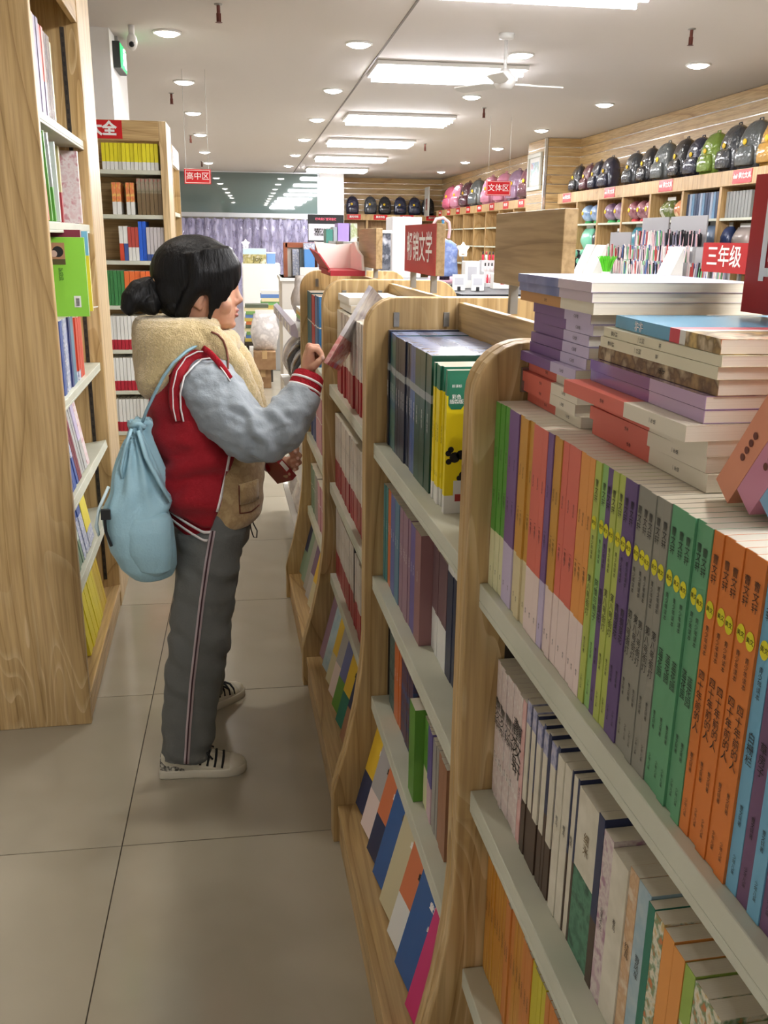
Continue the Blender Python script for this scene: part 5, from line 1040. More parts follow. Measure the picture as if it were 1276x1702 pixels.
LEG_F = [(.70, -.115, 2.57, .100, .088), (.60, -.125, 2.59, .088, .084), (.50, -.138, 2.61, .085, .08), (.40, -.150, 2.635, .082, .077), (.28, -.168, 2.67, .078, .073), (.15, -.182, 2.695, .073, .068), (.05, -.190, 2.705, .071, .066)]
for L in (LEG_N, LEG_F): body.tube([(x, y, z) for z, x, y, a, b in L], [.075, .07, .062, .054, .05, .04, .033], 14)
SH_R, EL_R, WR_R = Vector((-.135, 2.385, 1.10)), Vector((.030, 2.285, .978)), Vector((.148, 2.362, 1.118))
SH_L, EL_L, WR_L = Vector((-.135, 2.615, 1.10)), Vector((-.045, 2.68, .91)), Vector((.062, 2.60, .842))
body.tube([SH_R, (SH_R+EL_R)/2, EL_R, (EL_R+WR_R)/2, WR_R], [.046, .042, .036, .032, .023], 12); body.tube([SH_L, (SH_L+EL_L)/2, EL_L, (EL_L+WR_L)/2, WR_L], [.046, .042, .036, .032, .023], 12)
# right hand: wrist, palm, four bent fingers and a thumb that pinch the book
body.tube([(.143, 2.358, 1.108), (.147, 2.364, 1.128), (.148, 2.374, 1.148), (.148, 2.380, 1.168), (.150, 2.382, 1.184)], [(.020, .026), (.019, .025), (.018, .031), (.0165, .036), (.013, .034)], 14, upv=(0, 1, 0))
FR = [[(.146, 2.354, 1.170), (.1515, 2.350, 1.1945), (.1695, 2.348, 1.1925), (.180, 2.350, 1.178), (.1825, 2.353, 1.168)],
      [(.146, 2.372, 1.172), (.150, 2.370, 1.1985), (.170, 2.370, 1.197), (.1805, 2.372, 1.179), (.178, 2.374, 1.166)],
      [(.146, 2.389, 1.170), (.149, 2.390, 1.194), (.1685, 2.391, 1.191), (.178, 2.392, 1.172), (.174, 2.393, 1.160)],
      [(.147, 2.404, 1.165), (.149, 2.408, 1.184), (.165, 2.409, 1.180), (.1725, 2.409, 1.165), (.169, 2.409, 1.155)]]
for i, f in enumerate(FR):
    k = [1, 1.03, .97, .86][i]; body.tube(f, [.0098*k, .0098*k, .0085*k, .0076*k, .0062*k], 10)
    body.ball(f[1], .0098*k, 8, 6); body.ball(f[2], .0085*k, 8, 6); body.ball(f[-1], .0066*k, 8, 6)
TH = [(.150, 2.354, 1.142), (.160, 2.342, 1.152), (.172, 2.338, 1.1635), (.181, 2.341, 1.172)]
body.tube(TH, [.0125, .0105, .0092, .0068], 10); body.ball(TH[-1], .0072, 8, 6); body.ball(TH[1], .0105, 8, 6)
# left hand under the red book
body.tube([(.058, 2.603, .842), (.075, 2.594, .840), (.092, 2.584, .842), (.106, 2.578, .846)], [(.026, .020), (.028, .018), (.034, .016), (.034, .013)], 14, upv=(0, 0, 1))
LD = Vector((.85, -.45, .1)).normalized()
FL = [[(.100, 2.590, .872), (.118, 2.583, .884), (.124, 2.566, .886), (.118, 2.553, .880)], [(.108, 2.586, .858), (.128, 2.577, .866), (.131, 2.558, .868), (.123, 2.546, .863)], [(.108, 2.580, .842), (.127, 2.570, .848), (.130, 2.552, .849), (.121, 2.541, .846)], [(.104, 2.574, .828), (.119, 2.565, .831), (.121, 2.550, .832), (.114, 2.541, .831)]]
for i, f in enumerate(FL):
    k = [.97, 1.0, .96, .86][i]; body.tube(f, [.0095*k, .0092*k, .0082*k, .0066*k], 10); body.ball(f[1], .0092*k, 8, 6); body.ball(f[2], .0082*k, 8, 6); body.ball(f[-1], .0068*k, 8, 6)
TL = [(.078, 2.586, .825), (.086, 2.567, .814), (.094, 2.550, .812), (.098, 2.540, .818)]
body.tube(TL, [.0125, .0105, .009, .0068], 10); body.ball(TL[-1], .0072, 8, 6)
bodyo = remesh(body, 'body', SKIN, .0031, 3)
# finger nails, lips, eyes
nm_ = MB(); NAIL = mat('nail', (226, 184, 168), .25)
for f in (TH,): nm_.ball((f[-1][0]+.001, f[-1][1]-.0062, f[-1][2]+.001), (.0052, .0022, .0062), 8, 6)
for f in FL: nm_.ball((f[-1][0]+.0015, f[-1][1]-.006, f[-1][2]+.001), (.0048, .0024, .0052), 8, 6)
shift(nm_).build('nails', NAIL, girl, True)
lp = MB(); lp.tube([(-.0475, 2.5-.021, 1.2755), (-.0345, 2.5-.011, 1.279), (-.031, 2.5, 1.2797), (-.0345, 2.5+.011, 1.279), (-.0475, 2.5+.021, 1.2755)], [.002, .0043, .0047, .0043, .002], 8)
lp.tube([(-.0475, 2.5-.019, 1.274), (-.0365, 2.5-.010, 1.2675), (-.033, 2.5, 1.2662), (-.0365, 2.5+.010, 1.2675), (-.0475, 2.5+.019, 1.274)], [.002, .0044, .0052, .0044, .002], 8)
shift(lp).build('lips', mat('lips', (150, 90, 80), .5), girl, True)
for s in (-1, 1):
    e = MB(); e.ball((-.0515, 2.5+s*.033, 1.338), .0125, 14, 10); eo = shift(e).build('eye', mat('eye_white', (226, 218, 212), .15), girl, True)
    i_ = MB(); i_.ball((-.0415, 2.5+s*.0335, 1.3375), (.0034, .0058, .0058), 10, 8); shift(i_).build('iris', mat('iris_dark', (40, 26, 20), .1), eo, True)
    la = MB(); la.tube([(-.052, 2.5+s*.0475, 1.338), (-.044, 2.5+s*.042, 1.3455), (-.036, 2.5+s*.034, 1.346), (-.036, 2.5+s*.024, 1.342)], [.0012, .0022, .0022, .0012], 6); la.tube([(-.044, 2.5+s*.043, 1.345), (-.033, 2.5+s*.045, 1.345)], [.0016, .0006], 5); la.tube([(-.036, 2.5+s*.034, 1.346), (-.026, 2.5+s*.035, 1.3445)], [.0018, .0006], 5)
    shift(la).build('eyelash', INK, girl, True)
    br = MB(); br.tube([(-.048, 2.5+s*.052, 1.362), (-.033, 2.5+s*.036, 1.366), (-.030, 2.5+s*.018, 1.361)], [.0015, .0030, .0024], 6); shift(br).build('eyebrow', INK, girl, True)
# ---- hair
HAIR = mat('black_hair', (9, 8, 8), .5, .25, bump=.5, bump_scale=8, stretch=(24, 24, 3))
hr = MB()
hr.ball((-.138, 2.5, 1.377), (.113, .089, .0935), 28, 18); hr.ball((-.185, 2.5, 1.325), (.066, .076, .066), 20, 14); hr.ball((-.170, 2.5, 1.295), (.050, .074, .050), 20, 14); hr.ball((-.150, 2.5, 1.345), (.085, .083, .055), 20, 14)
for y in (-.066, -.044, -.022, 0, .022, .044, .066):
    a = 1-abs(y)/.11
    hr.tube([(-.10, 2.5+y*.7, 1.436), (-.054, 2.5+y, 1.427), (-.030-.004*(1-a)*4, 2.5+y*1.05, 1.395), (-.0265-.010*(1-a)*2, 2.5+y*1.08, 1.364+.0*a), (-.028-.012*(1-a)*2, 2.5+y*1.08, 1.350)], [.016, .017, .0145, .010, .004], 10)
for s in (-1, 1):
    for pts, rr in [([(-.06, .062, 1.43), (-.036, .072, 1.39), (-.033, .072, 1.355), (-.038, .066, 1.332)], [.022, .018, .012, .004]),
                    ([(-.07, .066, 1.43), (-.050, .080, 1.385), (-.050, .081, 1.34), (-.060, .077, 1.305)], [.024, .02, .013, .004]),
                    ([(-.085, .068, 1.43), (-.068, .084, 1.38), (-.070, .084, 1.33), (-.080, .079, 1.285)], [.026, .022, .013, .004]),
                    ([(-.10, .068, 1.43), (-.088, .086, 1.375), (-.090, .085, 1.32), (-.097, .078, 1.278), (-.105, .072, 1.250)], [.028, .023, .012, .008, .003]),
                    ([(-.13, .066, 1.42), (-.122, .089, 1.375), (-.130, .089, 1.34), (-.150, .082, 1.315), (-.172, .070, 1.275), (-.175, .06, 1.25)], [.028, .026, .022, .020, .018, .008]),
                    ([(-.11, .066, 1.42), (-.105, .088, 1.375), (-.108, .088, 1.34), (-.112, .083, 1.322)], [.028, .024, .016, .005])]:
        hr.tube([(x, 2.5+s*y, z) for x, y, z in pts], rr, 10)
def hair_d(co): return .0011*vnoise(co, (70, 70, 8), 3.1)+.0007*vnoise(co, (130, 130, 16), 1.3)
remesh(hr, 'hair', HAIR, .0042, 10, hair_d)
pt = MB(); pt.tube([(-.225, 2.495, 1.345), (-.245, 2.485, 1.338), (-.272, 2.468, 1.325), (-.296, 2.452, 1.302), (-.304, 2.440, 1.283), (-.300, 2.43, 1.272)], [.018, .030, .037, .032, .02, .006], 14)
pt.tube([(-.235, 2.49, 1.335), (-.245, 2.47, 1.312), (-.25, 2.45, 1.288), (-.235, 2.44, 1.275)], [.02, .03, .028, .008], 12); pt.tube([(-.20, 2.47, 1.315), (-.185, 2.445, 1.288), (-.165, 2.438, 1.268)], [.03, .022, .006], 10)
remesh(pt, 'ponytail', HAIR, .0042, 3, hair_d)
sc_ = MB(); rg2 = random.Random(5)
for k in range(12):
    a = 2*math.pi*k/12; sc_.ball((-.233, 2.491+.024*math.cos(a), 1.341+.026*math.sin(a)), (.009+.003*(k % 2), .009, .010), 8, 6)
shift(sc_).build('hair_tie', mat('tie_beige', (150, 116, 84), .8), girl, True)
# ---- fleece: hood, collar, lapels, front panel
FLEECE = mat('fleece', (196, 174, 126), .95, .1, bump=1.0, bump_scale=260, sheen=.5, blot=[(184, 162, 114), (206, 184, 136)], blot_scale=60)
fz = MB()
fz.loft([ell(cx, 2.5, z, rx, ry, 30, .9) for z, cx, rx, ry in [(1.055, -.262, .018, .06), (1.075, -.255, .040, .11), (1.11, -.235, .070, .14), (1.16, -.208, .098, .152), (1.205, -.195, .110, .150), (1.245, -.188, .116, .140), (1.262, -.185, .110, .126), (1.266, -.183, .085, .10)]])
ring = [(-.15+.092*math.cos(t), 2.5+.105*math.sin(t), 1.212-.020*math.cos(t)) for t in [2*math.pi*k/24 for k in range(25)]]
fz.tube(ring, .036, 12)
fz.tube([(-.14, 2.405, 1.235), (-.10, 2.40, 1.225), (-.075, 2.415, 1.195), (-.045, 2.43, 1.14), (-.01, 2.445, 1.07), (.012, 2.455, 1.0), (.018, 2.46, .94)], [.03, .034, .036, .036, .032, .028, .02], 12)
fz.tube([(-.14, 2.595, 1.235), (-.10, 2.60, 1.225), (-.07, 2.585, 1.195), (-.03, 2.56, 1.14), (.005, 2.545, 1.07), (.018, 2.54, 1.0), (.02, 2.54, .94)], [.03, .034, .036, .036, .032, .028, .02], 12)
def fz_d(co): return .0016*vnoise(co, (150, 150, 150), 2.0)+.006*vnoise(co, (9, 9, 16), 8.0)
remesh(fz, 'fleece_hood', FLEECE, .0045, 3, fz_d)
INNERF = mat('fleece_lining', (176, 148, 104), .9, .1, bump=.6, bump_scale=160, sheen=.3, blot=[(164, 136, 94), (184, 158, 114)], blot_scale=40)
ff = MB()
ff.loft([ell(cx, 2.5, z, rx, ry, 36) for z, cx, rx, ry in [(.702, -.115, .090, .13), (.708, -.108, .115, .142), (.73, -.10, .122, .146), (.78, -.10, .126, .148), (.85, -.10, .130, .150), (.93, -.10, .130, .150), (1.03, -.11, .125, .148), (1.11, -.125, .11, .14), (1.17, -.14, .085, .115), (1.19, -.145, .07, .08)]])
def ff_d(co): return .004*vnoise(co, (10, 10, 30), 4.0)
fro = remesh(ff, 'fleece_front', INNERF, .006, 3, ff_d)
# ---- varsity jacket body: open shell with a sloping ribbed hem
JRED = mat('jacket_red', (140, 12, 26), .75, .2, sheen=.08, bump=.3, bump_scale=300); RIBR = mat('rib_red', (146, 16, 30), .8, .2, bump=.8, bump_scale=50, stretch=(6, 6, .6)); RIBW = mat('rib_white', (226, 220, 218), .7)
TORSO = [(.66, -.122, .112, .155), (.70, -.124, .124, .160), (.75, -.126, .138, .164), (.85, -.130, .151, .168), (.95, -.130, .147, .168), (1.05, -.135, .128, .166), (1.13, -.145, .108, .156), (1.17, -.150, .090, .128), (1.195, -.150, .078, .100)]
EDGE = [(.66, -.138), (.72, -.118), (.80, -.092), (.92, -.057), (1.05, -.050), (1.13, -.075), (1.195, -.105)]
def zlow(x): return .672+max(0.0, (-.136-x))*.62
NU, NZ = 56, 44
def shell_pt(u, v, off=0.0, zlo=None, zhi=1.195):
    # u 0..1 from the near front edge round the back to the far front edge
    z0 = .67; z = z0+(zhi-z0)*v
    for _ in range(2):
        cx, rx, ry = interp(z, TORSO); xe, = interp(z, EDGE)
        ce = max(-1, min(1, (xe-cx)/rx)); t0 = math.acos(ce); t = -t0-u*(2*math.pi-2*t0)
        x, y = cx+(rx+off)*math.cos(t), 2.5+(ry+off)*math.sin(t)
        lo = zlow(x); z = lo+(zhi-lo)*v
    return Vector((x, y, z))
def shell(v0, v1, nv, off, name, m, thick, foldfn=None, smooth=True):
    mb = MB(); rows = []
    for j in range(nv+1):
        v = v0+(v1-v0)*j/nv; row_ = []
        for i in range(NU+1):
            p = shell_pt(i/NU, v, off)
            if foldfn:
                c = shell_pt(.5, v); d = Vector((p.x+.13, p.y-2.5, 0)).normalized(); p = p+d*foldfn(p, v)
            row_.append(p)
        rows.append(row_)
    mb.loft(rows, closed=False); o = shift(mb).build(name, m, girl, smooth)
    s = o.modifiers.new('cloth', 'SOLIDIFY'); s.thickness = thick; s.offset = 1
    return o
def jfold(p, v):
    w = min(1, max(0, (p.z-.74)/.06))
    f = .013*math.sin((p.z*1.0-.35*p.x)*62+2.2*noise.noise(Vector((p.x*9, p.y*9, p.z*6))))*math.exp(-((p.z-.86)/.10)**2)
    return w*(f+.014*noise.noise(Vector((p.x*10, p.y*10, p.z*20)))+.006*noise.noise(Vector((p.x*22, p.y*22, p.z*55)))+.012*math.exp(-((p.z-.80)/.04)**2))
shell(.115, 1.0, NZ, .0, 'jacket_body', JRED, .008, jfold)
shell(0.0, .12, 6, -.004, 'hem_rib', RIBR, .009)
shell(.035, .050, 1, .0055, 'hem_stripe', RIBW, .0015); shell(.080, .095, 1, .0055, 'hem_stripe', RIBW, .0015)
# sleeves
SLV = mat('sleeve_grey', (132, 140, 146), .6, .3, bump=.4, bump_scale=120, sheen=.2)
def sleeve_d(co):
    ax = co[:, 0]*1.0+co[:, 2]*.35
    elbow = np.exp(-((co[:, 0]-.02)/.07)**2)
    n1 = vnoise(co, (14, 10, 26), 5.0)
    return .0075*np.sin(co[:, 0]*95+co[:, 2]*50+4.0*n1)*elbow*.75+.007*n1+.004*vnoise(co, (40, 30, 50), 2.2)
sl = MB(); sl.tube([(-.132, 2.412, 1.130), (-.114, 2.385, 1.106), (-.068, 2.340, 1.040), (-.02, 2.305, .995), (.032, 2.290, .982), (.072, 2.302, 1.003), (.108, 2.328, 1.045), (.134, 2.350, 1.085)], [.056, .078, .083, .078, .074, .068, .060, .046], 22)
remesh(sl, 'sleeve', SLV, .0045, 4, sleeve_d)
sl = MB(); sl.tube([(-.150, 2.588, 1.135), (-.130, 2.615, 1.108), (-.09, 2.655, 1.02), (-.045, 2.680, .925), (.0, 2.650, .87), (.04, 2.615, .85)], [.062, .080, .076, .070, .060, .046], 22)
remesh(sl, 'sleeve', SLV, .0055, 4, sleeve_d)
def cuff(a, b, ra, rb):
    a, b = Vector(a), Vector(b); d = b-a
    c = MB(); c.tube([a, a+d*.12, a+d*.5, a+d*.92, b], [ra*.9, ra, (ra+rb)/2, rb, rb*.86], 24); co_ = shift(c).build('cuff', RIBR, girl, True)
    for f in (.34, .66):
        c = MB(); r = ra+(rb-ra)*f; c.tube([a+d*(f-.05), a+d*(f-.04), a+d*(f+.04), a+d*(f+.05)], [r-.001, r+.0014, r+.0014, r-.001], 24); shift(c).build('cuff_stripe', RIBW, co_, True)
cuff((.1255, 2.343, 1.072), (.1505, 2.366, 1.128), .0455, .0395); cuff((.030, 2.622, .855), (.066, 2.598, .842), .042, .036)
# trims laid on the cloth: rays are sent on to the finished surfaces to find where they lie
def bvh_of(names):
    dg = bpy.context.evaluated_depsgraph_get(); vs = []; fs = []
    for o in girl.children:
        if o.name.split('.')[0] in names:
            me = o.evaluated_get(dg).to_mesh(); b = len(vs); M = girl.matrix_world @ o.matrix_local
            vs += [M @ v.co for v in me.vertices]; fs += [tuple(i+b for i in p.vertices) for p in me.polygons]; o.evaluated_get(dg).to_mesh_clear()
    return BVHTree.FromPolygons(vs, fs)
girl.matrix_world = T(-.13, 2.5, 0); bpy.context.view_layer.update()
def ribbon(bv, pts, w, name, m, lift=.0016, wide=None, parent=girl, sub=6):
    P = []
    for a in range(len(pts)-1):
        for k in range(sub): f = k/sub; P.append((pts[a][0]*(1-f)+pts[a+1][0]*f, pts[a][1]*(1-f)+pts[a+1][1]*f))
    P.append(pts[-1]); L_, R_ = [], []
    for i, (x, z) in enumerate(P):
        x2, z2 = P[min(i+1, len(P)-1)]; x1, z1 = P[max(i-1, 0)]; tx, tz = x2-x1, z2-z1; l = math.hypot(tx, tz); nx, nz = -tz/l, tx/l
        row_ = []
        for sgn in (-1, 1):
            h = bv.ray_cast(Vector((x+sgn*nx*w/2, 1.9, z+sgn*nz*w/2)), Vector((0, 1, 0)))
            if h[0] is None: row_ = None; break
            row_.append(h[0]-Vector((0, lift, 0)))
        if row_: L_.append(row_[0]); R_.append(row_[1])
    mb = MB(); mb.loft([L_, R_], closed=False); o = shift(mb).build(name, m, parent, True)
    s = o.modifiers.new('tape', 'SOLIDIFY'); s.thickness = .0016; s.offset = 0
    return o
BV = bvh_of(('jacket_body', 'sleeve', 'fleece_hood'))
ribbon(bvh_of(('jacket_body', 'hem_rib')), [(-.060, .93), (-.074, .86), (-.098, .778), (-.128, .69)], .006, 'front_piping', RIBW, .002)
BVF = bvh_of(('fleece_hood', 'fleece_front', 'sleeve', 'jacket_body'))
def band(pts, r, name, m, dy):
    ys = [BVF.ray_cast(Vector((x, 1.9, z)), Vector((0, 1, 0)))[0].y for x, z in pts]; y0 = min(ys[0], ys[1]); y1 = min(ys[-1], ys[-2]); n = len(pts)-1
    mb = MB(); mb.tube([(x, min(y0+(y1-y0)*k/n, ys[k]+.002)-dy, z) for k, (x, z) in enumerate(pts)], [(r, .0028)]*(n+1), 8, upv=(0, 1, 0)); shift(mb).build(name, m, girl, True)
band([(-.118, 1.196), (-.100, 1.184), (-.082, 1.166), (-.066, 1.146), (-.052, 1.126)], .008, 'collar_rib', RIBR, .002); band([(-.112, 1.188), (-.096, 1.176), (-.079, 1.158), (-.064, 1.139), (-.052, 1.121)], .0016, 'collar_stripe', RIBW, .0045)
ARM = [(-.186, 1.015), (-.191, 1.05), (-.190, 1.095), (-.178, 1.138), (-.155, 1.168), (-.128, 1.182), (-.105, 1.182)]
def arm(off): return [(x+off*.9*(1 if k < 5 else .5), z-off*(.0 if k < 2 else .5 if k < 4 else .9)) for k, (x, z) in enumerate(ARM)]
def smooth_band(pts, r, flat, name, m, dy):
    P = []
    for a in range(len(pts)-1):
        for k in range(4): f = k/4; P.append((pts[a][0]*(1-f)+pts[a+1][0]*f, pts[a][1]*(1-f)+pts[a+1][1]*f))
    P.append(pts[-1]); ys = [min(BVF.ray_cast(Vector((x+dx, 1.9, z)), Vector((0, 1, 0)))[0].y for dx in (0, .006)) for x, z in P]
    for _ in range(3): ys = [min(ys[i], (ys[max(i-1, 0)]+ys[i]+ys[min(i+1, len(ys)-1)])/3) for i in range(len(ys))]
    mb = MB(); mb.tube([(x, y-dy, z) for (x, z), y in zip(P, ys)], [(r*(.35+.65*min(1, (k+1)/6)) if flat > .004 else r, flat) for k in range(len(P))], 10, upv=(0, 1, 0)); shift(mb).build(name, m, girl, True)
smooth_band(arm(0), .017, .006, 'armhole_band', JRED, .001)
smooth_band(arm(.015), .0022, .0022, 'armhole_piping', RIBW, .006); smooth_band(arm(-.006), .0018, .0018, 'armhole_piping', RIBW, .0095)
CORD = mat('brown_cord', (110, 58, 40), .6)
hc = MB(); pts = []
for x, z in [(-.096, 1.235), (-.080, 1.228), (-.067, 1.212), (-.060, 1.19), (-.057, 1.165), (-.057, 1.148)]:
    h = BVF.ray_cast(Vector((x, 1.9, z)), Vector((0, 1, 0))); pts.append(h[0]-Vector((0, .003, 0)))
hc.tube(pts, .0028, 7); shift(hc).build('hood_cord', CORD, girl, True)
BVP = bvh_of(('fleece_front',))
ribbon(BVP, [(-.040, .835), (-.04, .757)], .003, 'pocket_seam', CORD, .0018); ribbon(BVP, [(-.040, .757), (-.01, .752), (.012, .760)], .003, 'pocket_seam', CORD, .0018)
def pocket_flap():
    G = []
    for z in (.838, .82, .80, .782):
        G.append([BVP.ray_cast(Vector((x, 1.9, z)), Vector((0, 1, 0)))[0]-Vector((0, .003+.003*(z < .81), 0)) for x in (-.038, -.025, -.012, .0, .010)])
    mb = MB(); mb.loft(G, closed=False); o = shift(mb).build('pocket_flap', INNERF, girl, True); s = o.modifiers.new('cloth', 'SOLIDIFY'); s.thickness = .006; s.offset = 0
pocket_flap()
dc = MB(); dc.tube([(-.016, 2.45, .712), (-.012, 2.445, .685), (-.006, 2.44, .666), (.002, 2.44, .664), (.004, 2.44, .684), (-.004, 2.445, .700), (-.010, 2.45, .714)], .0018, 6); shift(dc).build('hem_cord', INK, girl, True)
# ---- trousers
PANT = mat('trouser_grey', (104, 106, 103), .8, .2, bump=.3, bump_scale=200)
pn = MB()
for L in (LEG_N, LEG_F): pn.loft([ell(x, y, z, a, b, 28) for z, x, y, a, b in L]); 
pn.loft([ell(-.118, 2.5, z, rx, ry, 32) for z, rx, ry in [(.60, .07, .11), (.64, .098, .150), (.70, .106, .158), (.76, .104, .150)]])
def pant_d(co):
    n1 = vnoise(co, (7, 7, 15), 6.0)
    kn = np.exp(-((co[:, 2]-.36)/.10)**2); hm = np.exp(-((co[:, 2]-.08)/.05)**2); hp = np.exp(-((co[:, 2]-.60)/.07)**2)
    return .0065*n1+.0055*np.sin(co[:, 2]*62+co[:, 0]*44+3.5*n1)*(kn+.9*hm+.7*hp)+.0025*vnoise(co, (26, 26, 34), 1.5)
remesh(pn, 'trousers', PANT, .0052, 4, pant_d)
BVT = bvh_of(('trousers',))
ST = [(-.112, .72), (-.131, .627), (-.149, .524), (-.165, .419), (-.184, .294), (-.199, .165), (-.209, .062)]
ribbon(BVT, ST, .015, 'side_stripe', mat('stripe_rose', (186, 170, 172), .7), .002, sub=8); ribbon(BVT, ST, .0045, 'side_stripe', mat('stripe_dark', (64, 36, 44), .7), .0042, sub=8)
# ---- canvas shoes
CANV = mat('shoe_canvas', (206, 200, 180), .7, blot=[(196, 190, 168), (214, 208, 190)], blot_scale=20); SOLE = mat('shoe_rubber', (214, 208, 190), .45); PRINTK = mat('shoe_print', (206, 202, 186), .6, blot=[(40, 38, 38), (206, 202, 186)], blot_scale=90); LACE = mat('black_lace', (20, 20, 22), .7)
def shoe(M):
    r = empty('shoe'); r.parent = girl; r.matrix_local = T(-GO.x, -GO.y, 0) @ M; r['label'] = 'cream canvas shoe with black laces'
    out = [(0, .026), (.012, .033), (.05, .034), (.10, .034), (.15, .041), (.19, .043), (.22, .036), (.237, .022), (.243, .006)]
    prof = [(x, -w) for x, w in out]+[(x, w*.92) for x, w in reversed(out)]
    sole = MB(); sole.loft([[(.004+(x-.12)*.985+.116, y*.97, z) for x, y in prof] if e else [(x, y, z) for x, y in prof] for z, e in [(.0, 1), (.004, 0), (.022, 0), (.025, 1)]]); sole.build('sole', SOLE, r, True)
    up_ = MB(); rings = []
    for x, w, h, t in [(.006, .020, .066, .72), (.02, .029, .072, .70), (.05, .031, .072, .75), (.085, .032, .075, .8), (.12, .034, .070, .8), (.15, .038, .060, .8), (.18, .040, .050, .85), (.205, .037, .044, .9), (.225, .028, .038, .9), (.236, .014, .032, 1)]:
        rings.append([(x, w*math.copysign(abs(math.cos(q))**t, math.cos(q)), .018+max(0, math.sin(q))**t*(h-.018)+min(0, math.sin(q))*.002) for q in [2*math.pi*k/20 for k in range(20)]])
    up_.loft(rings); up_.build('upper', CANV, r, True)
    tc_ = MB(); tc_.loft([[(x, w*1.03*math.cos(q), .018+max(0, math.sin(q))**.85*(h-.0165)+min(0, math.sin(q))*.002) for q in [2*math.pi*k/20 for k in range(20)]] for x, w, h in [(.196, .0395, .0455), (.21, .036, .043), (.226, .028, .039), (.238, .014, .031)]]); tc_.build('toe_cap', SOLE, r, True)
    hp_ = MB(); hp_.loft([[(x, w*1.04*math.cos(q), .018+max(0, math.sin(q))**.72*(h-.017)+min(0, math.sin(q))*.002) for q in [2*math.pi*k/20 for k in range(20)]] for x, w, h in [(.003, .020, .060), (.02, .029, .066), (.05, .031, .060), (.07, .0318, .04)]]); hp_.build('heel_print', PRINTK, r, True)
    for k in range(4):
        x = .118+.020*k; h = [.0715, .066, .059, .0525][k]; w = [.034, .036, .039, .040][k]
        lc = MB(); lc.tube([(x-.004, -w*.94, h*.55), (x, -w*.72, h*.84), (x+.002, -w*.3, h+.002), (x+.002, w*.3, h+.002), (x, w*.72, h*.84)], .0036, 7); lc.build('lace', LACE, r, True)
    bw = MB()
    for s in (-1, 1): bw.tube([(.118, 0, .074), (.112, s*.016, .086), (.124, s*.030, .083), (.130, s*.020, .074), (.118, 0, .074)], .0032, 6); bw.tube([(.118, 0, .075), (.135, s*.022, .070), (.150, s*.034, .056)], .003, 6)
    bw.build('lace_bow', LACE, r, True)
    return r
shoe(T(-.288, 2.340, 0, 0.0)); shoe(T(-.232, 2.642, 0, .80))
# ---- drawstring bag on her back
BAGB = mat('bag_sky', (150, 186, 198), .55, .3, bump=.3, bump_scale=150); BAGG = mat('bag_slate', (130, 162, 174), .6, .3, bump=.3, bump_scale=150)
dbag = tag(empty('drawstring_bag', T(-.30, 2.35, .588)), 'pale blue drawstring bag hanging from the girl\'s shoulder', 'bag')
GO_keep = GO; GO = Vector((-.30, 2.35, .588))
db = MB(); db.loft([ell(cx, cy, z, rx, ry, 28) for z, cx, cy, rx, ry in [(.588, -.262, 2.35, .018, .02), (.597, -.270, 2.35, .048, .05), (.625, -.283, 2.35, .072, .066), (.67, -.295, 2.35, .086, .076), (.73, -.300, 2.35, .090, .078), (.79, -.300, 2.35, .086, .074), (.85, -.296, 2.352, .072, .064), (.91, -.292, 2.355, .053, .048), (.955, -.288, 2.36, .036, .035), (.985, -.284, 2.362, .024, .025), (1.0, -.282, 2.362, .026, .028), (1.012, -.282, 2.362, .030, .030)]])
def bag_d(co):
    n1 = vnoise(co, (9, 9, 8), 9.0); up_ = np.clip((co[:, 2]-.76)/.18, 0, 1)
    ang = np.arctan2(co[:, 1]-2.35, co[:, 0]+.30)
    return .010*n1+.0075*np.sin(ang*9+co[:, 2]*14+2*n1)*up_+.007*np.sin(co[:, 2]*58-co[:, 0]*52+2.6*n1)*np.exp(-((co[:, 2]-.80)/.06)**2)
remesh(db, 'bag_body', BAGB, .0045, 4, bag_d, parent=dbag)
fp = MB(); fp.loft([ell(cx, cy, z, rx, ry, 26) for z, cx, cy, rx, ry in [(.615, -.255, 2.315, .02, .03), (.63, -.262, 2.305, .046, .036), (.68, -.270, 2.297, .058, .036), (.74, -.272, 2.296, .060, .034), (.775, -.268, 2.300, .054, .028), (.785, -.266, 2.305, .04, .02)]])
remesh(fp, 'front_pocket', BAGB, .0045, 4, lambda co: .005*vnoise(co, (14, 14, 12), 3.0), parent=dbag)
st_ = MB(); st_.tube([(-.283, 2.352, .995), (-.262, 2.338, 1.045), (-.238, 2.330, 1.09), (-.215, 2.326, 1.13), (-.190, 2.332, 1.163), (-.160, 2.350, 1.188), (-.135, 2.375, 1.200)], [(.004, .011)]*7, 8, upv=(0, 1, 0)); shift(st_).build('shoulder_strap', BAGG, dbag, True)
fl_ = MB(); fl_.tube([(-.300, 2.32, 1.0), (-.318, 2.318, .955), (-.332, 2.315, .90), (-.330, 2.312, .875)], [(.004, .012), (.004, .013), (.004, .012), (.003, .006)], 8, upv=(0, 1, 0)); fl_.tube([(-.285, 2.325, .995), (-.268, 2.312, .93), (-.236, 2.300, .865), (-.212, 2.298, .815)], [(.005, .010), (.006, .014), (.006, .016), (.004, .008)], 8, upv=(0, 1, 0))
shift(fl_).build('gathered_strap', BAGB, dbag, True)
kn_ = MB(); kn_.ball((-.287, 2.35, 1.008), (.020, .018, .011), 10, 8); kn_.tube([(-.305, 2.34, 1.004), (-.285, 2.332, 1.012), (-.268, 2.338, 1.0)], .007, 8); shift(kn_).build('knot', BAGB, dbag, True)
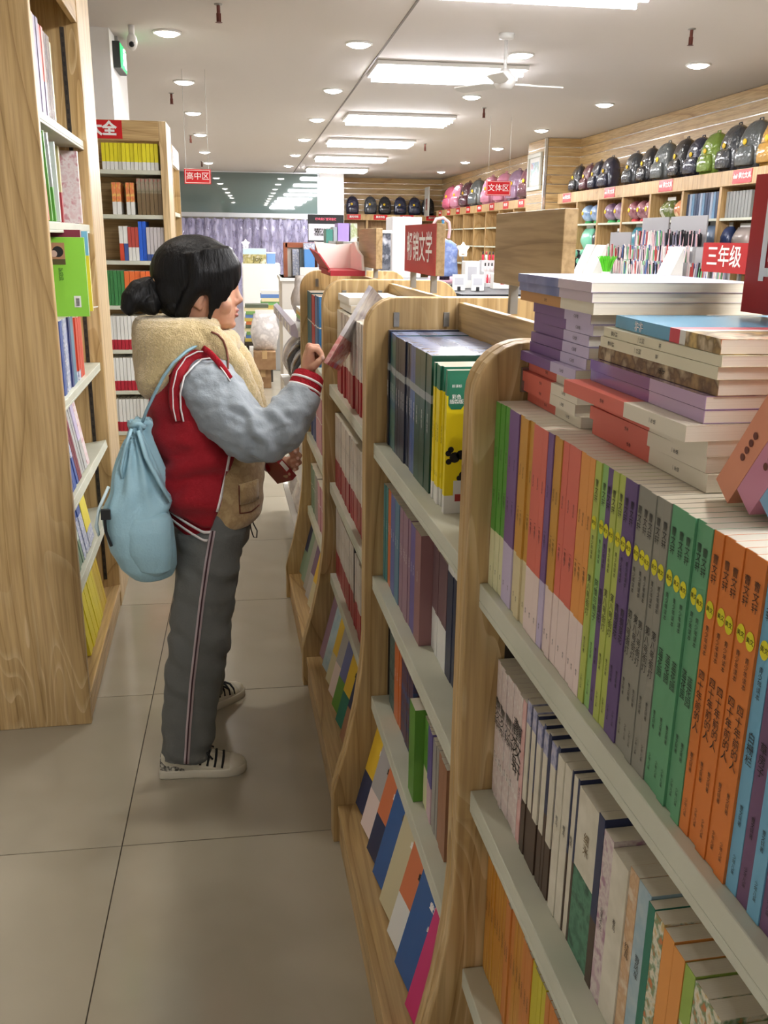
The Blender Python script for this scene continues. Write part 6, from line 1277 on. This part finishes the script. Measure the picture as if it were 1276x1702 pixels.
sd_ = MB(); sd_.tube([(-.365, 2.31, .855), (-.392, 2.306, .80), (-.402, 2.306, .755), (-.398, 2.308, .728)], [(.004, .006), (.004, .016), (.004, .018), (.003, .010)], 8, upv=(0, 1, 0)); shift(sd_).build('side_tab', mat('tab_pale', (196, 214, 216), .5), dbag, True)
bk_ = MB(); bk_.box(-.386, -.362, 2.286, 2.300, .775, .80); bk_.tube([(-.378, 2.292, .79), (-.378, 2.296, .74), (-.368, 2.300, .70)], .004, 6); shift(bk_).build('buckle', BLACK, dbag)
GO = GO_keep
# ---- the books she holds
FILMPINK = cm('film_pink', (226, 146, 140), rough=.12, coat=.8, blot=[(236, 186, 182), (206, 110, 110), (180, 160, 196)], blot_scale=22); FILMGREY = cm('film_silver', (206, 200, 200), rough=.12, coat=.8, blot=[(226, 222, 222), (176, 170, 180)], blot_scale=16)
S_H = style('held pink', [(.36, FILMPINK), (1, FILMGREY)])
uz = Vector((.52, .06, .852)).normalized(); vx = Vector((.38, .92, -.20)); vx = (vx-uz*vx.dot(uz)).normalized(); wy = uz.cross(vx)
hb = book(S_H, .011, .225, .125, axes(Vector((.1885, 2.343, 1.158)), vx, wy, uz), 'film wrapped pink and silver book held up in the girl\'s raised hand', texts=False)
CRIM = cm('held_crimson', (150, 38, 44)); S_R = style('held red', [(1, CRIM)])
zx = Vector((.62, .05, -.78)).normalized(); yx = Vector((-.45, .75, -.30)); yx = (yx-zx*yx.dot(zx)).normalized(); wx = yx.cross(zx)
hr_ = book(S_R, .020, .11, .085, axes(Vector((.046, 2.535, .893)), yx, wx*-1, zx*-1) @ Matrix.Translation((0, 0, -.11)), 'small dark red book with white label held low in the girl\'s other hand', texts=False)
link('spine_label', MB().box(-.0008, 0, -.006, .006, .03, .062).mesh('spine_label', [WHT]), hr_)
pl = MB(); pl.prism([(0, 0), (.085, .012), (.075, .07), (.02, .088), (-.012, .05)], 0, .0015, 'xy'); plo = tag(pl.build('clear_sleeve', mat('clear_sleeve', (206, 204, 204), .1, .6, alpha=.45)), 'clear plastic sleeve held behind the small dark red book', 'plastic sleeve'); plo.matrix_world = axes((.052, 2.60, .86), (.9, -.3, .1), (-.15, .1, .98), (-.30, -.94, .05))
